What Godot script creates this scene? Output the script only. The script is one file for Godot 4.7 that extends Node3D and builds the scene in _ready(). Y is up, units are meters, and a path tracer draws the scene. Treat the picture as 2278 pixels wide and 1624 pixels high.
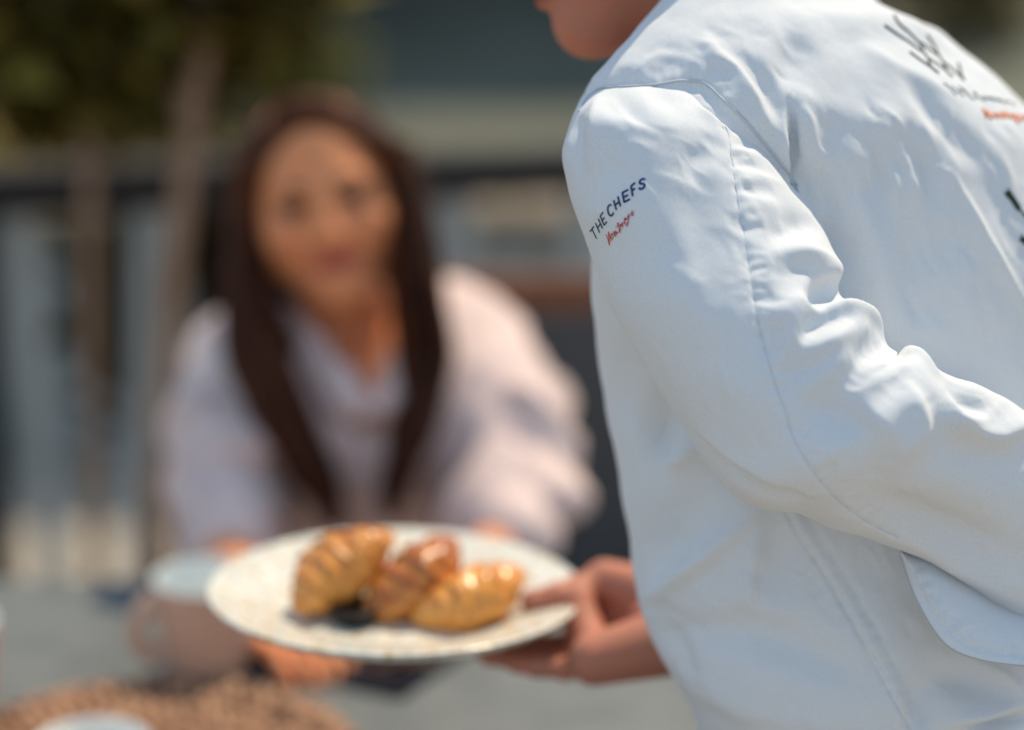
extends Node3D
# A chef in a white jacket carries a plate of croissants to a woman at a grey table; the terrace behind is far out of focus.
# y is up, units are metres. at(x, y, depth) turns a place seen in the photograph into a point of the terrace.

const FOCAL := 5751.0
var view := Transform3D()
var rng := RandomNumberGenerator.new()
var noise := FastNoiseLite.new()
var M := {}
var used := {}


func at(x: float, y: float, depth: float) -> Vector3:
	return view * Vector3((x - 1139.0) / FOCAL * depth, -(y - 812.0) / FOCAL * depth, -depth)


func on_level(x: float, y: float, h: float) -> Vector3:
	var d := at(x, y, 1.0) - view.origin
	return view.origin + d * ((h - view.origin.y) / d.y)


func seen(p: Vector3) -> Vector3:
	var q := view.affine_inverse() * p
	return Vector3(1139.0 - q.x / q.z * FOCAL, 812.0 + q.y / q.z * FOCAL, -q.z)


# ------------------------------------------------------------------ bookkeeping
func numbered(called: String) -> String:
	var n: int = used.get(called, 0)
	used[called] = n + 1
	return called if n == 0 else "%s_%03d" % [called, n]


func tag(o: Node, label: String, category: String, group := "") -> Node:
	o.set_meta("label", label)
	o.set_meta("category", category)
	if group != "":
		o.set_meta("group", group)
	return o


func thing(called: String, where: Vector3, label: String, category: String, group := "") -> Node3D:
	var o := Node3D.new()
	o.name = numbered(called)
	add_child(o)
	o.position = where
	tag(o, label, category, group)
	return o


func obj(called: String, mesh: Mesh, material: Material, parent: Node3D = null, xf := Transform3D()) -> MeshInstance3D:
	# world-space mesh: its parent's place is taken off again
	var o := MeshInstance3D.new()
	o.mesh = mesh
	o.material_override = material
	if parent == null:
		o.name = numbered(called)
		add_child(o)
		o.transform = xf
	else:
		o.name = called
		parent.add_child(o, true)
		o.transform = parent.global_transform.affine_inverse() * xf
	return o


func struct(called: String, mesh: Mesh, material: Material, xf := Transform3D()) -> MeshInstance3D:
	var o := obj(called, mesh, material, null, xf)
	o.set_meta("kind", "structure")
	return o


func mat(r: float, g: float, b: float, rough := 0.7, extra := {}) -> StandardMaterial3D:
	var m := StandardMaterial3D.new()
	m.albedo_color = Color(r, g, b).linear_to_srgb()
	m.roughness = rough
	for k in extra:
		m.set(k, extra[k])
	return m


func noise_tex(seed_: int, freq: float, ramp: Array, normal := false, size := 512, bump := 4.0, octaves := 4) -> NoiseTexture2D:
	var n := FastNoiseLite.new()
	n.seed = seed_
	n.frequency = freq
	n.fractal_octaves = octaves
	var t := NoiseTexture2D.new()
	t.width = size
	t.height = size
	t.seamless = true
	t.noise = n
	if normal:
		t.as_normal_map = true
		t.bump_strength = bump
	else:
		var g := Gradient.new()
		g.offsets = PackedFloat32Array(ramp[0])
		var cs := PackedColorArray()
		for c in ramp[1]:
			cs.append(Color(c[0], c[1], c[2]).linear_to_srgb())
		g.colors = cs
		t.color_ramp = g
	return t


func surfaced(seed_: int, offs: Array, cols: Array, freq: float, metres: float, rough: float, bump := 0.0) -> StandardMaterial3D:
	var m := mat(1, 1, 1, rough)
	m.albedo_texture = noise_tex(seed_, freq, [offs, cols])
	if bump > 0.0:
		m.normal_enabled = true
		m.normal_texture = noise_tex(seed_ + 1, freq * 3.0, [], true, 512, bump)
	m.uv1_triplanar = true
	m.uv1_world_triplanar = true
	m.uv1_scale = Vector3.ONE / metres
	return m


# ------------------------------------------------------------------ geometry
class Geo:
	var p := PackedVector3Array()
	var n := PackedVector3Array()
	var c := PackedColorArray()
	var f := PackedInt32Array()

	func v(at_: Vector3, nor: Vector3, col := Color.WHITE) -> int:
		p.append(at_)
		n.append(nor)
		c.append(col)
		return p.size() - 1

	func tri(a: int, b: int, d: int) -> void:
		# clockwise seen from the side the normals point to
		if (p[b] - p[a]).cross(p[d] - p[a]).dot(n[a] + n[b] + n[d]) > 0.0:
			f.append(a); f.append(d); f.append(b)
		else:
			f.append(a); f.append(b); f.append(d)

	func quad(a: int, b: int, d: int, e: int) -> void:
		tri(a, b, d)
		tri(a, d, e)

	func grid(pts: PackedVector3Array, nu: int, nv: int, closed: bool, cols := PackedColorArray(), flip := false) -> void:
		var base := p.size()
		var nn := PackedVector3Array()
		nn.resize(nu * nv)
		var vote := 0.0
		for i in nu:
			var mid := Vector3.ZERO
			for j in nv:
				mid += pts[i * nv + j]
			mid /= nv
			for j in nv:
				var i0 := maxi(i - 1, 0)
				var i1 := mini(i + 1, nu - 1)
				var j0 := (j - 1 + nv) % nv if closed else maxi(j - 1, 0)
				var j1 := (j + 1) % nv if closed else mini(j + 1, nv - 1)
				var q := (pts[i1 * nv + j] - pts[i0 * nv + j]).cross(pts[i * nv + j1] - pts[i * nv + j0])
				nn[i * nv + j] = q.normalized()
				vote += q.dot(pts[i * nv + j] - mid)
		var s := 1.0 if (vote >= 0.0) != flip else -1.0
		for k in nu * nv:
			v(pts[k], nn[k] * s, cols[k] if cols.size() else Color.WHITE)
		for i in nu - 1:
			for j in (nv if closed else nv - 1):
				var j1 := (j + 1) % nv
				quad(base + i * nv + j, base + (i + 1) * nv + j, base + (i + 1) * nv + j1, base + i * nv + j1)

	func tube(pts: Array, radii: Array, seg := 10, col := Color.WHITE, flat := 1.0, up := Vector3.UP) -> void:
		var g := PackedVector3Array()
		var m := pts.size()
		for i in m:
			var t: Vector3 = (pts[mini(i + 1, m - 1)] - pts[maxi(i - 1, 0)]).normalized()
			var a := up if absf(t.dot(up)) < 0.95 else Vector3.RIGHT
			var s := t.cross(a).normalized()
			var u := s.cross(t)
			for j in seg:
				var w := TAU * j / seg
				g.append(pts[i] + (s * cos(w) + u * sin(w) * flat) * radii[i])
		var cc := PackedColorArray()
		cc.resize(m * seg)
		cc.fill(col)
		grid(g, m, seg, true, cc)
		var start := p.size() - m * seg
		for e in [0, m - 1]:   # round ends
			var t: Vector3 = (pts[0] - pts[1]).normalized() if e == 0 else (pts[m - 1] - pts[m - 2]).normalized()
			var k := v(pts[e] + t * radii[e] * 0.5, t, col)
			var b: int = start + e * seg
			for j in seg:
				tri(k, b + j, b + (j + 1) % seg)

	func lathe(profile: Array, seg: int, xf := Transform3D(), col := Color.WHITE) -> void:
		# profile runs with the outside on its right hand (from the axis at the bottom, out, up and back in)
		var base := p.size()
		var m := profile.size()
		for i in m:
			var t: Vector2 = profile[mini(i + 1, m - 1)] - profile[maxi(i - 1, 0)]
			var o := Vector2(t.y, -t.x).normalized()
			for j in seg:
				var w := TAU * j / seg
				v(xf * Vector3(cos(w) * profile[i].x, profile[i].y, sin(w) * profile[i].x), (xf.basis * Vector3(cos(w) * o.x, o.y, sin(w) * o.x)).normalized(), col)
		for i in m - 1:
			for j in seg:
				var j1 := (j + 1) % seg
				quad(base + i * seg + j, base + (i + 1) * seg + j, base + (i + 1) * seg + j1, base + i * seg + j1)

	func box(xf: Transform3D, size: Vector3, col := Color.WHITE, bevel := 0.003) -> void:
		# a box whose edges are cut off
		var h := size * 0.5
		var b := minf(bevel, minf(h.x, minf(h.y, h.z)) * 0.8)
		for ax in 3:
			for s in [-1.0, 1.0]:
				var nrm := Vector3.ZERO
				nrm[ax] = s
				var q := []
				for k in [[-1, -1], [1, -1], [1, 1], [-1, 1]]:
					var w := Vector3.ZERO
					w[ax] = s * h[ax]
					w[(ax + 1) % 3] = k[0] * (h[(ax + 1) % 3] - b)
					w[(ax + 2) % 3] = k[1] * (h[(ax + 2) % 3] - b)
					q.append(v(xf * w, (xf.basis * nrm).normalized(), col))
				quad(q[0], q[1], q[2], q[3])
		for ax in 3:
			for s in [-1.0, 1.0]:
				for t in [-1.0, 1.0]:
					var a1 := (ax + 1) % 3
					var a2 := (ax + 2) % 3
					var nrm := Vector3.ZERO
					nrm[a1] = s
					nrm[a2] = t
					nrm = (xf.basis * nrm).normalized()
					var q := []
					for e in [-1.0, 1.0]:
						for o in [0, 1]:
							var w := Vector3.ZERO
							w[ax] = e * (h[ax] - b)
							w[a1] = s * (h[a1] - (b if o == 1 else 0.0))
							w[a2] = t * (h[a2] - (b if o == 0 else 0.0))
							q.append(v(xf * w, nrm, col))
					quad(q[0], q[1], q[3], q[2])
		for s in [-1.0, 1.0]:
			for t in [-1.0, 1.0]:
				for r in [-1.0, 1.0]:
					var nrm := (xf.basis * Vector3(s, t, r)).normalized()
					var q := []
					for ax in 3:
						var w := Vector3(s * (h.x - b), t * (h.y - b), r * (h.z - b))
						w[ax] = Vector3(s * h.x, t * h.y, r * h.z)[ax]
						q.append(v(xf * w, nrm, col))
					tri(q[0], q[1], q[2])

	func mesh() -> ArrayMesh:
		var a := []
		a.resize(Mesh.ARRAY_MAX)
		a[Mesh.ARRAY_VERTEX] = p
		a[Mesh.ARRAY_NORMAL] = n
		a[Mesh.ARRAY_COLOR] = c
		a[Mesh.ARRAY_INDEX] = f
		var m := ArrayMesh.new()
		m.add_surface_from_arrays(Mesh.PRIMITIVE_TRIANGLES, a)
		return m


func curve(pts: Array, steps: int) -> Array:
	# Catmull-Rom through points of any type
	var out := []
	var m := pts.size()
	for i in m - 1:
		var a = pts[maxi(i - 1, 0)]
		var b = pts[i]
		var c = pts[i + 1]
		var d = pts[mini(i + 2, m - 1)]
		for k in steps:
			var t := float(k) / steps
			out.append((b * 2.0 + (c - a) * t + (a * 2.0 - b * 5.0 + c * 4.0 - d) * t * t + (b * 3.0 - a - c * 3.0 + d) * t * t * t) * 0.5)
	out.append(pts[m - 1])
	return out


# ------------------------------------------------------------------ cloth: a fine grid that folds are pressed into
class Sheet:
	var host
	var nu: int
	var nv: int
	var closed: bool
	var p := PackedVector3Array()
	var n := PackedVector3Array()
	var d := PackedFloat32Array()
	var scr := PackedVector2Array()
	var near := {}
	var sgn := 1.0

	func ready() -> void:
		d.resize(p.size())
		d.fill(0.0)
		n.resize(p.size())
		scr.resize(p.size())
		normals()
		look()

	func normals() -> void:
		var vote := 0.0
		for i in nu:
			var mid := Vector3.ZERO
			for j in range(0, nv, 8):
				mid += p[i * nv + j]
			mid /= ceilf(nv / 8.0)
			for j in nv:
				var i0 := maxi(i - 1, 0) * nv
				var i1 := mini(i + 1, nu - 1) * nv
				var j0 := (j - 1 + nv) % nv if closed else maxi(j - 1, 0)
				var j1 := (j + 1) % nv if closed else mini(j + 1, nv - 1)
				var q := (p[i1 + j] - p[i0 + j]).cross(p[i * nv + j1] - p[i * nv + j0])
				n[i * nv + j] = q.normalized()
				vote += q.dot(p[i * nv + j] - mid if closed else host.view.origin - p[i * nv + j])
		if vote < 0.0:
			for k in n.size():
				n[k] = -n[k]

	func look() -> void:
		near.clear()
		var inv: Transform3D = host.view.affine_inverse()
		var eye: Vector3 = host.view.origin
		var depth := {}
		for k in p.size():
			var q := inv * p[k]
			scr[k] = Vector2(1139.0 - q.x / q.z * 5751.0, 812.0 + q.y / q.z * 5751.0)
			if n[k].dot(eye - p[k]) <= 0.0:
				continue
			var key := Vector2i(int(scr[k].x / 10.0), int(scr[k].y / 10.0))
			if not near.has(key) or depth[key] > -q.z:
				near[key] = k
				depth[key] = -q.z

	func bil(a, u: float, w: float):
		var i := clampi(int(u), 0, nu - 2)
		var j := int(floorf(w))
		var fu := u - i
		var fw := w - j
		var ja := (j % nv + nv) % nv if closed else clampi(j, 0, nv - 2)
		var jb := (ja + 1) % nv
		return (a[i * nv + ja] * (1.0 - fw) + a[i * nv + jb] * fw) * (1.0 - fu) + (a[(i + 1) * nv + ja] * (1.0 - fw) + a[(i + 1) * nv + jb] * fw) * fu

	func find(x: float, y: float):
		var k := -1
		var c := Vector2i(int(x / 10.0), int(y / 10.0))
		for r in 5:
			var best := 1e9
			for a in range(-r, r + 1):
				for b in range(-r, r + 1):
					if maxi(absi(a), absi(b)) == r and near.has(c + Vector2i(a, b)):
						var kk: int = near[c + Vector2i(a, b)]
						var dd := scr[kk].distance_squared_to(Vector2(x, y))
						if dd < best:
							best = dd
							k = kk
			if k >= 0:
				break
		if k < 0:
			return null
		var u := float(k / nv)
		var w := float(k % nv)
		for it in 4:
			u = clampf(u, 0.01, nu - 1.01)
			if not closed:
				w = clampf(w, 0.01, nv - 1.01)
			var s0: Vector2 = bil(scr, u, w)
			var su: Vector2 = bil(scr, minf(u + 0.5, nu - 1.001), w) - s0
			var sw: Vector2 = bil(scr, u, w + 0.5) - s0
			var det := su.x * sw.y - su.y * sw.x
			if absf(det) < 0.05:
				break
			var e := Vector2(x, y) - s0
			var du := clampf((e.x * sw.y - e.y * sw.x) / det * 0.5, -3.0, 3.0)
			var dw := clampf((su.x * e.y - su.y * e.x) / det * 0.5, -3.0, 3.0)
			u += du
			w += dw
		return Vector2(u, w)

	func stroke(pts: Array, width: float, amp: float, skew := 0.0, taper := true) -> void:
		# press a crease (amp < 0) or raise a fold (amp > 0) along a line on the cloth; skew makes one flank steep
		var uv := []
		for q in pts:
			var r = find(q.x, q.y)
			if r != null:
				uv.append(r)
		if uv.size() < 2:
			return
		var pos := []
		for r in uv:
			pos.append(bil(p, r.x, r.y))
		var best := {}
		var m := uv.size()
		for s in m - 1:
			var a: Vector3 = pos[s]
			var b: Vector3 = pos[s + 1]
			var ab := b - a
			var l2 := ab.length_squared()
			if l2 > 0.0016 or l2 < 1e-9:
				continue
			var reach := width * (2.4 + 2.0 * absf(skew))
			var u: float = (uv[s].x + uv[s + 1].x) * 0.5
			var w: float = (uv[s].y + uv[s + 1].y) * 0.5
			var k0 := clampi(int(u), 1, nu - 2) * nv
			var jj := (int(w) % nv + nv) % nv if closed else clampi(int(w), 1, nv - 2)
			var du := maxf(p[k0 + nv + jj].distance_to(p[k0 - nv + jj]) * 0.5, 5e-4)
			var dw := maxf(p[k0 + (jj + 1) % nv].distance_to(p[k0 + (jj - 1 + nv) % nv]) * 0.5, 5e-4)
			var half := reach + sqrt(l2) * 0.5
			var ri := mini(int(half / du * 1.3) + 1, 70)
			var rj := mini(int(half / dw * 1.3) + 1, 70)
			var nrm: Vector3 = n[k0 + jj]
			var side := ab.cross(nrm).normalized()
			for i in range(maxi(int(u) - ri, 0), mini(int(u) + ri + 1, nu)):
				for j in range(int(w) - rj, int(w) + rj + 1):
					if not closed and (j < 0 or j >= nv):
						continue
					var k := i * nv + (j % nv + nv) % nv
					var pa := p[k] - a
					var h := clampf(pa.dot(ab) / l2, 0.0, 1.0)
					var off := pa - ab * h
					var dist := off.length()
					if dist > reach:
						continue
					var wd := width
					if skew != 0.0:
						wd *= 1.0 + skew * signf(off.dot(side)) * 0.9
					var x := dist / wd
					var val := exp(-x * x) if amp < 0.0 else exp(0.55 - 1.6 * sqrt(x * x + 0.12))
					if taper:
						val *= sin(PI * clampf((s + h + 0.3) / (m - 0.4), 0.0, 1.0))
					if val > best.get(k, 0.0):
						best[k] = val
		for k in best:
			d[k] += amp * best[k]

	func relax(times: int) -> void:
		# cloth does not bend as sharply as a drawn line
		for t in times:
			var o := d.duplicate()
			for i in range(1, nu - 1):
				for j in nv:
					var ja := (j - 1 + nv) % nv if closed else maxi(j - 1, 0)
					var jb := (j + 1) % nv if closed else mini(j + 1, nv - 1)
					d[i * nv + j] = o[i * nv + j] * 0.4 + (o[i * nv + ja] + o[i * nv + jb] + o[(i - 1) * nv + j] + o[(i + 1) * nv + j]) * 0.15

	func apply() -> void:
		for k in p.size():
			p[k] += n[k] * d[k]
			d[k] = 0.0
		normals()
		look()

	func mesh() -> ArrayMesh:
		var g := Geo.new()
		g.p = p
		g.n = n
		g.c.resize(p.size())
		g.c.fill(Color.WHITE)
		for i in nu - 1:
			for j in (nv if closed else nv - 1):
				var j1 := (j + 1) % nv
				g.quad(i * nv + j, (i + 1) * nv + j, (i + 1) * nv + j1, i * nv + j1)
		return g.mesh()

	func ribbon(g: Geo, pts: Array, width: float, lift: float, col: Color) -> void:
		# thread sewn onto the cloth: a low ridge along the line
		var a := []
		for q in pts:
			var r = find(q.x, q.y)
			if r != null:
				a.append([bil(p, r.x, r.y), bil(n, r.x, r.y).normalized()])
		if a.size() < 2:
			return
		var g0 := PackedVector3Array()
		for i in a.size():
			var t: Vector3 = a[mini(i + 1, a.size() - 1)][0] - a[maxi(i - 1, 0)][0]
			var nn: Vector3 = a[i][1]
			var s := t.cross(nn).normalized() * width * 0.5
			var c: Vector3 = a[i][0]
			g0.append(c - s + nn * 0.00005)
			g0.append(c - s * 0.6 + nn * lift)
			g0.append(c + s * 0.6 + nn * lift)
			g0.append(c + s + nn * 0.00005)
		var cc := PackedColorArray()
		cc.resize(g0.size())
		cc.fill(col)
		var b := g.p.size()
		g.grid(g0, a.size(), 4, false, cc)
		# face outwards
		var out := 0.0
		for i in a.size():
			out += g.n[b + i * 4 + 1].dot(a[i][1])
		if out < 0.0:
			for k in range(b, g.p.size()):
				g.n[k] = -g.n[k]
			var f0 := g.f.size() - (a.size() - 1) * 18
			for k in range(f0, g.f.size(), 3):
				var t0 := g.f[k + 1]
				g.f[k + 1] = g.f[k + 2]
				g.f[k + 2] = t0


func pix(frame: Array, flat: Array, step := 14.0) -> Array:
	# a line read off an enlargement of the photograph (frame: its origin and scale), smoothed
	var a := []
	for k in range(0, flat.size(), 2):
		a.append(Vector2(frame[0] + flat[k] * frame[2], frame[1] + flat[k + 1] * frame[2]))
	if a.size() < 2:
		return a
	var len_ := 0.0
	for k in a.size() - 1:
		len_ += a[k].distance_to(a[k + 1])
	return curve(a, maxi(1, int(len_ / (a.size() - 1) / step)))


# ------------------------------------------------------------------ bodies: a smooth field meshed as surface nets
func cap(a: Vector3, b: Vector3, ra: float, rb := -1.0, k := 0.02, cut := false) -> Array:
	return [0, a, b, ra, ra if rb < 0.0 else rb, k, cut]


func egg(c: Vector3, r: Vector3, k := 0.02, cut := false, turn := Basis()) -> Array:
	return [1, c, r, turn.inverse(), maxf(r.x, maxf(r.y, r.z)), k, cut]


func limb(pts: Array, radii: Array, k := 0.02) -> Array:
	var out := []
	for i in pts.size() - 1:
		out.append(cap(pts[i], pts[i + 1], radii[i], radii[i + 1], k))
	return out


func nets(g: Geo, prims: Array, cell: float, xf := Transform3D(), tint := []) -> void:
	var lo := Vector3.ONE * 1e9
	var hi := -lo
	for q in prims:
		if q[6]:
			continue
		var r: Vector3 = Vector3.ONE * (maxf(q[3], q[4]) if q[0] == 0 else q[4])
		lo = lo.min(q[1] - r)
		hi = hi.max(q[1] + r)
		if q[0] == 0:
			lo = lo.min(q[2] - r)
			hi = hi.max(q[2] + r)
	lo -= Vector3.ONE * cell * 2.5
	hi += Vector3.ONE * cell * 2.5
	var nx := int((hi.x - lo.x) / cell) + 2
	var ny := int((hi.y - lo.y) / cell) + 2
	var nz := int((hi.z - lo.z) / cell) + 2
	var fld := PackedFloat32Array()
	fld.resize(nx * ny * nz)
	fld.fill(1.0)
	for q in prims:
		var k: float = q[5]
		var pad := k + cell * 2.0
		var a: Vector3 = q[1]
		var l: Vector3
		var h: Vector3
		if q[0] == 0:
			var r := Vector3.ONE * (maxf(q[3], q[4]) + pad)
			l = a.min(q[2]) - r
			h = a.max(q[2]) + r
		else:
			var r: Vector3 = Vector3.ONE * (q[4] + pad)
			l = a - r
			h = a + r
		var x0 := maxi(int((l.x - lo.x) / cell), 0)
		var y0 := maxi(int((l.y - lo.y) / cell), 0)
		var z0 := maxi(int((l.z - lo.z) / cell), 0)
		var x1 := mini(int((h.x - lo.x) / cell) + 1, nx - 1)
		var y1 := mini(int((h.y - lo.y) / cell) + 1, ny - 1)
		var z1 := mini(int((h.z - lo.z) / cell) + 1, nz - 1)
		var is_cap: bool = q[0] == 0
		var cut: bool = q[6]
		var ba := Vector3.ZERO
		var bb := 1.0
		var ra := 0.0
		var rb := 0.0
		var inv := Basis()
		var rad := Vector3.ONE
		if is_cap:
			ba = q[2] - a
			bb = maxf(ba.length_squared(), 1e-9)
			ra = q[3]
			rb = q[4]
		else:
			rad = q[2]
			inv = q[3]
		for z in range(z0, z1 + 1):
			for y in range(y0, y1 + 1):
				var row := (z * ny + y) * nx
				for x in range(x0, x1 + 1):
					var pa := lo + Vector3(x, y, z) * cell - a
					var dd: float
					if is_cap:
						var t := clampf(pa.dot(ba) / bb, 0.0, 1.0)
						dd = (pa - ba * t).length() - lerpf(ra, rb, t)
					else:
						var w := inv * pa
						var e := (w / rad).length()
						dd = e * (e - 1.0) / maxf((w / (rad * rad)).length(), 1e-6)
					var f0 := fld[row + x]
					if cut:
						dd = -dd
						var s := maxf(k - absf(f0 - dd), 0.0) / k
						fld[row + x] = maxf(f0, dd) + s * s * k * 0.25
					else:
						var s := maxf(k - absf(f0 - dd), 0.0) / k
						fld[row + x] = minf(f0, dd) - s * s * k * 0.25
	var cells := {}
	var lim := cell * 3.0
	var off := [0, 1, nx, nx + 1, nx * ny, nx * ny + 1, nx * ny + nx, nx * ny + nx + 1]
	for z in nz - 1:
		for y in ny - 1:
			var row := (z * ny + y) * nx
			for x in nx - 1:
				var k := row + x
				if absf(fld[k]) > lim:
					continue
				var mask := 0
				for c in 8:
					if fld[k + off[c]] < 0.0:
						mask |= 1 << c
				if mask == 0 or mask == 255:
					continue
				var sum := Vector3.ZERO
				var cnt := 0
				for e in [[0, 1], [2, 3], [4, 5], [6, 7], [0, 2], [1, 3], [4, 6], [5, 7], [0, 4], [1, 5], [2, 6], [3, 7]]:
					var ca: int = e[0]
					var cb: int = e[1]
					if ((mask >> ca) & 1) == ((mask >> cb) & 1):
						continue
					var fa := fld[k + off[ca]]
					var t := fa / (fa - fld[k + off[cb]])
					var va := Vector3(ca & 1, (ca >> 1) & 1, ca >> 2)
					var vb := Vector3(cb & 1, (cb >> 1) & 1, cb >> 2)
					sum += va.lerp(vb, t)
					cnt += 1
				var q0 := fld[k]; var q1 := fld[k + off[1]]; var q2 := fld[k + off[2]]; var q3 := fld[k + off[3]]
				var q4 := fld[k + off[4]]; var q5 := fld[k + off[5]]; var q6 := fld[k + off[6]]; var q7 := fld[k + off[7]]
				var nrm := Vector3(q1 + q3 + q5 + q7 - q0 - q2 - q4 - q6, q2 + q3 + q6 + q7 - q0 - q1 - q4 - q5, q4 + q5 + q6 + q7 - q0 - q1 - q2 - q3)
				var w := lo + (Vector3(x, y, z) + sum / cnt) * cell
				cells[k] = g.v(xf * w, (xf.basis * nrm).normalized(), skin_color(w, tint) if tint.size() else Color.WHITE)
	for k in cells:
		var inside := fld[k] < 0.0
		for ax in 3:
			var o1: int = off[[1, 2, 4][ax]]
			if (fld[k + o1] < 0.0) == inside:
				continue
			var oa: int = off[[2, 4, 1][ax]]
			var ob: int = off[[4, 1, 2][ax]]
			if cells.has(k - oa) and cells.has(k - ob) and cells.has(k - oa - ob):
				g.quad(cells[k], cells[k - oa], cells[k - oa - ob], cells[k - ob])


func head_shape(male: bool) -> Array:
	# eyes at the origin's height, z towards the face
	var s := [
		egg(Vector3(0, 0.035, -0.015), Vector3(0.075, 0.09, 0.096), 0.02),
		egg(Vector3(0, -0.03, 0.022), Vector3(0.064 if male else 0.066, 0.083, 0.064), 0.03),
		cap(Vector3(-0.052, -0.05, 0.0), Vector3(0, -0.103, 0.055), 0.024, 0.021, 0.03),
		cap(Vector3(0.052, -0.05, 0.0), Vector3(0, -0.103, 0.055), 0.024, 0.021, 0.03),
		egg(Vector3(0, -0.108, 0.068), Vector3(0.02, 0.017, 0.017) * (1.25 if male else 1.0), 0.02),
		cap(Vector3(-0.036, -0.032, 0.064), Vector3(-0.036, -0.034, 0.064), 0.022, 0.022, 0.03),
		cap(Vector3(0.036, -0.032, 0.064), Vector3(0.036, -0.034, 0.064), 0.022, 0.022, 0.03),
		cap(Vector3(-0.036, 0.02, 0.074), Vector3(0.036, 0.02, 0.074), 0.013 if male else 0.01, -1.0, 0.02),
		egg(Vector3(-0.032, -0.002, 0.098), Vector3(0.019, 0.012, 0.016), 0.01, true),
		egg(Vector3(0.032, -0.002, 0.098), Vector3(0.019, 0.012, 0.016), 0.01, true),
		cap(Vector3(0, 0.012, 0.086), Vector3(0, -0.037, 0.106), 0.007, 0.0115, 0.014),
		cap(Vector3(-0.012, -0.042, 0.096), Vector3(0.012, -0.042, 0.096), 0.0095, -1.0, 0.01),
		cap(Vector3(-0.031, -0.061, 0.074), Vector3(0, -0.067, 0.092), 0.004, 0.0062, 0.006),
		cap(Vector3(0.031, -0.061, 0.074), Vector3(0, -0.067, 0.092), 0.004, 0.0062, 0.006),
		cap(Vector3(-0.028, -0.066, 0.077), Vector3(0, -0.08, 0.09), 0.004, 0.0068, 0.006),
		cap(Vector3(0.028, -0.066, 0.077), Vector3(0, -0.08, 0.09), 0.004, 0.0068, 0.006),
		cap(Vector3(-0.026, -0.066, 0.088), Vector3(0, -0.0735, 0.095), 0.0024, -1.0, 0.004, true),
		cap(Vector3(0.026, -0.066, 0.088), Vector3(0, -0.0735, 0.095), 0.0024, -1.0, 0.004, true),
		egg(Vector3(-0.076, -0.012, -0.01), Vector3(0.009, 0.031, 0.019), 0.008),
		egg(Vector3(0.076, -0.012, -0.01), Vector3(0.009, 0.031, 0.019), 0.008),
		cap(Vector3(0, -0.07, -0.03), Vector3(0, -0.2, -0.055), 0.055 if male else 0.046, 0.062 if male else 0.052, 0.03),
	]
	return s


func finger(joints: Array, r0: float) -> Array:
	var out := []
	for i in joints.size() - 1:
		out.append(cap(joints[i], joints[i + 1], r0 * (1.0 - 0.1 * i), r0 * (0.9 - 0.1 * i), 0.006))
	return out


# ------------------------------------------------------------------ the scene
func _ready() -> void:
	rng.seed = 20240611
	noise.seed = 5
	noise.frequency = 1.0
	noise.fractal_octaves = 3

	# camera
	view = Transform3D(Basis(Vector3.RIGHT, deg_to_rad(-16.0)), Vector3(0, 1.70, 0))
	var cam := Camera3D.new()
	cam.name = "camera"
	add_child(cam)
	cam.transform = view
	cam.fov = rad_to_deg(2.0 * atan(12.0 / 85.0))
	cam.near = 0.05
	cam.far = 400.0
	var lens := CameraAttributesPhysical.new()
	lens.frustum_focal_length = 85.0
	lens.frustum_focus_distance = 1.668
	lens.exposure_aperture = 1.5
	cam.attributes = lens
	cam.fov = rad_to_deg(2.0 * atan(12.0 / 85.0))

	# sky, sun, exposure
	var env := Environment.new()
	env.background_mode = Environment.BG_SKY
	var sm := ProceduralSkyMaterial.new()
	sm.sky_top_color = Color(0.58, 0.67, 0.77)
	sm.sky_horizon_color = Color(0.76, 0.80, 0.83)
	sm.sky_curve = 0.16
	sm.ground_bottom_color = Color(0.35, 0.33, 0.3)
	sm.ground_horizon_color = Color(0.62, 0.62, 0.6)
	sm.sky_energy_multiplier = 1.0
	sm.sun_angle_max = 12.0
	var sky := Sky.new()
	sky.sky_material = sm
	env.sky = sky
	env.tonemap_mode = Environment.TONE_MAPPER_LINEAR
	env.tonemap_exposure = 1.36
	env.sdfgi_enabled = true
	env.ssao_enabled = true
	env.ssil_enabled = true
	var we := WorldEnvironment.new()
	we.name = "world_environment"
	we.environment = env
	add_child(we)
	var sun := DirectionalLight3D.new()
	sun.name = "sun"
	add_child(sun)
	sun.light_energy = 1.0
	sun.light_color = Color(1.0, 0.93, 0.81)
	sun.light_angular_distance = 0.5
	sun.shadow_enabled = true
	sun.look_at_from_position(Vector3(0.75, 2.3, -1.3), Vector3.ZERO)

	materials()
	terrace()
	railing()
	trees_and_shrubs()
	house()
	table_and_chairs()
	tableware()
	woman()
	chef()


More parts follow.
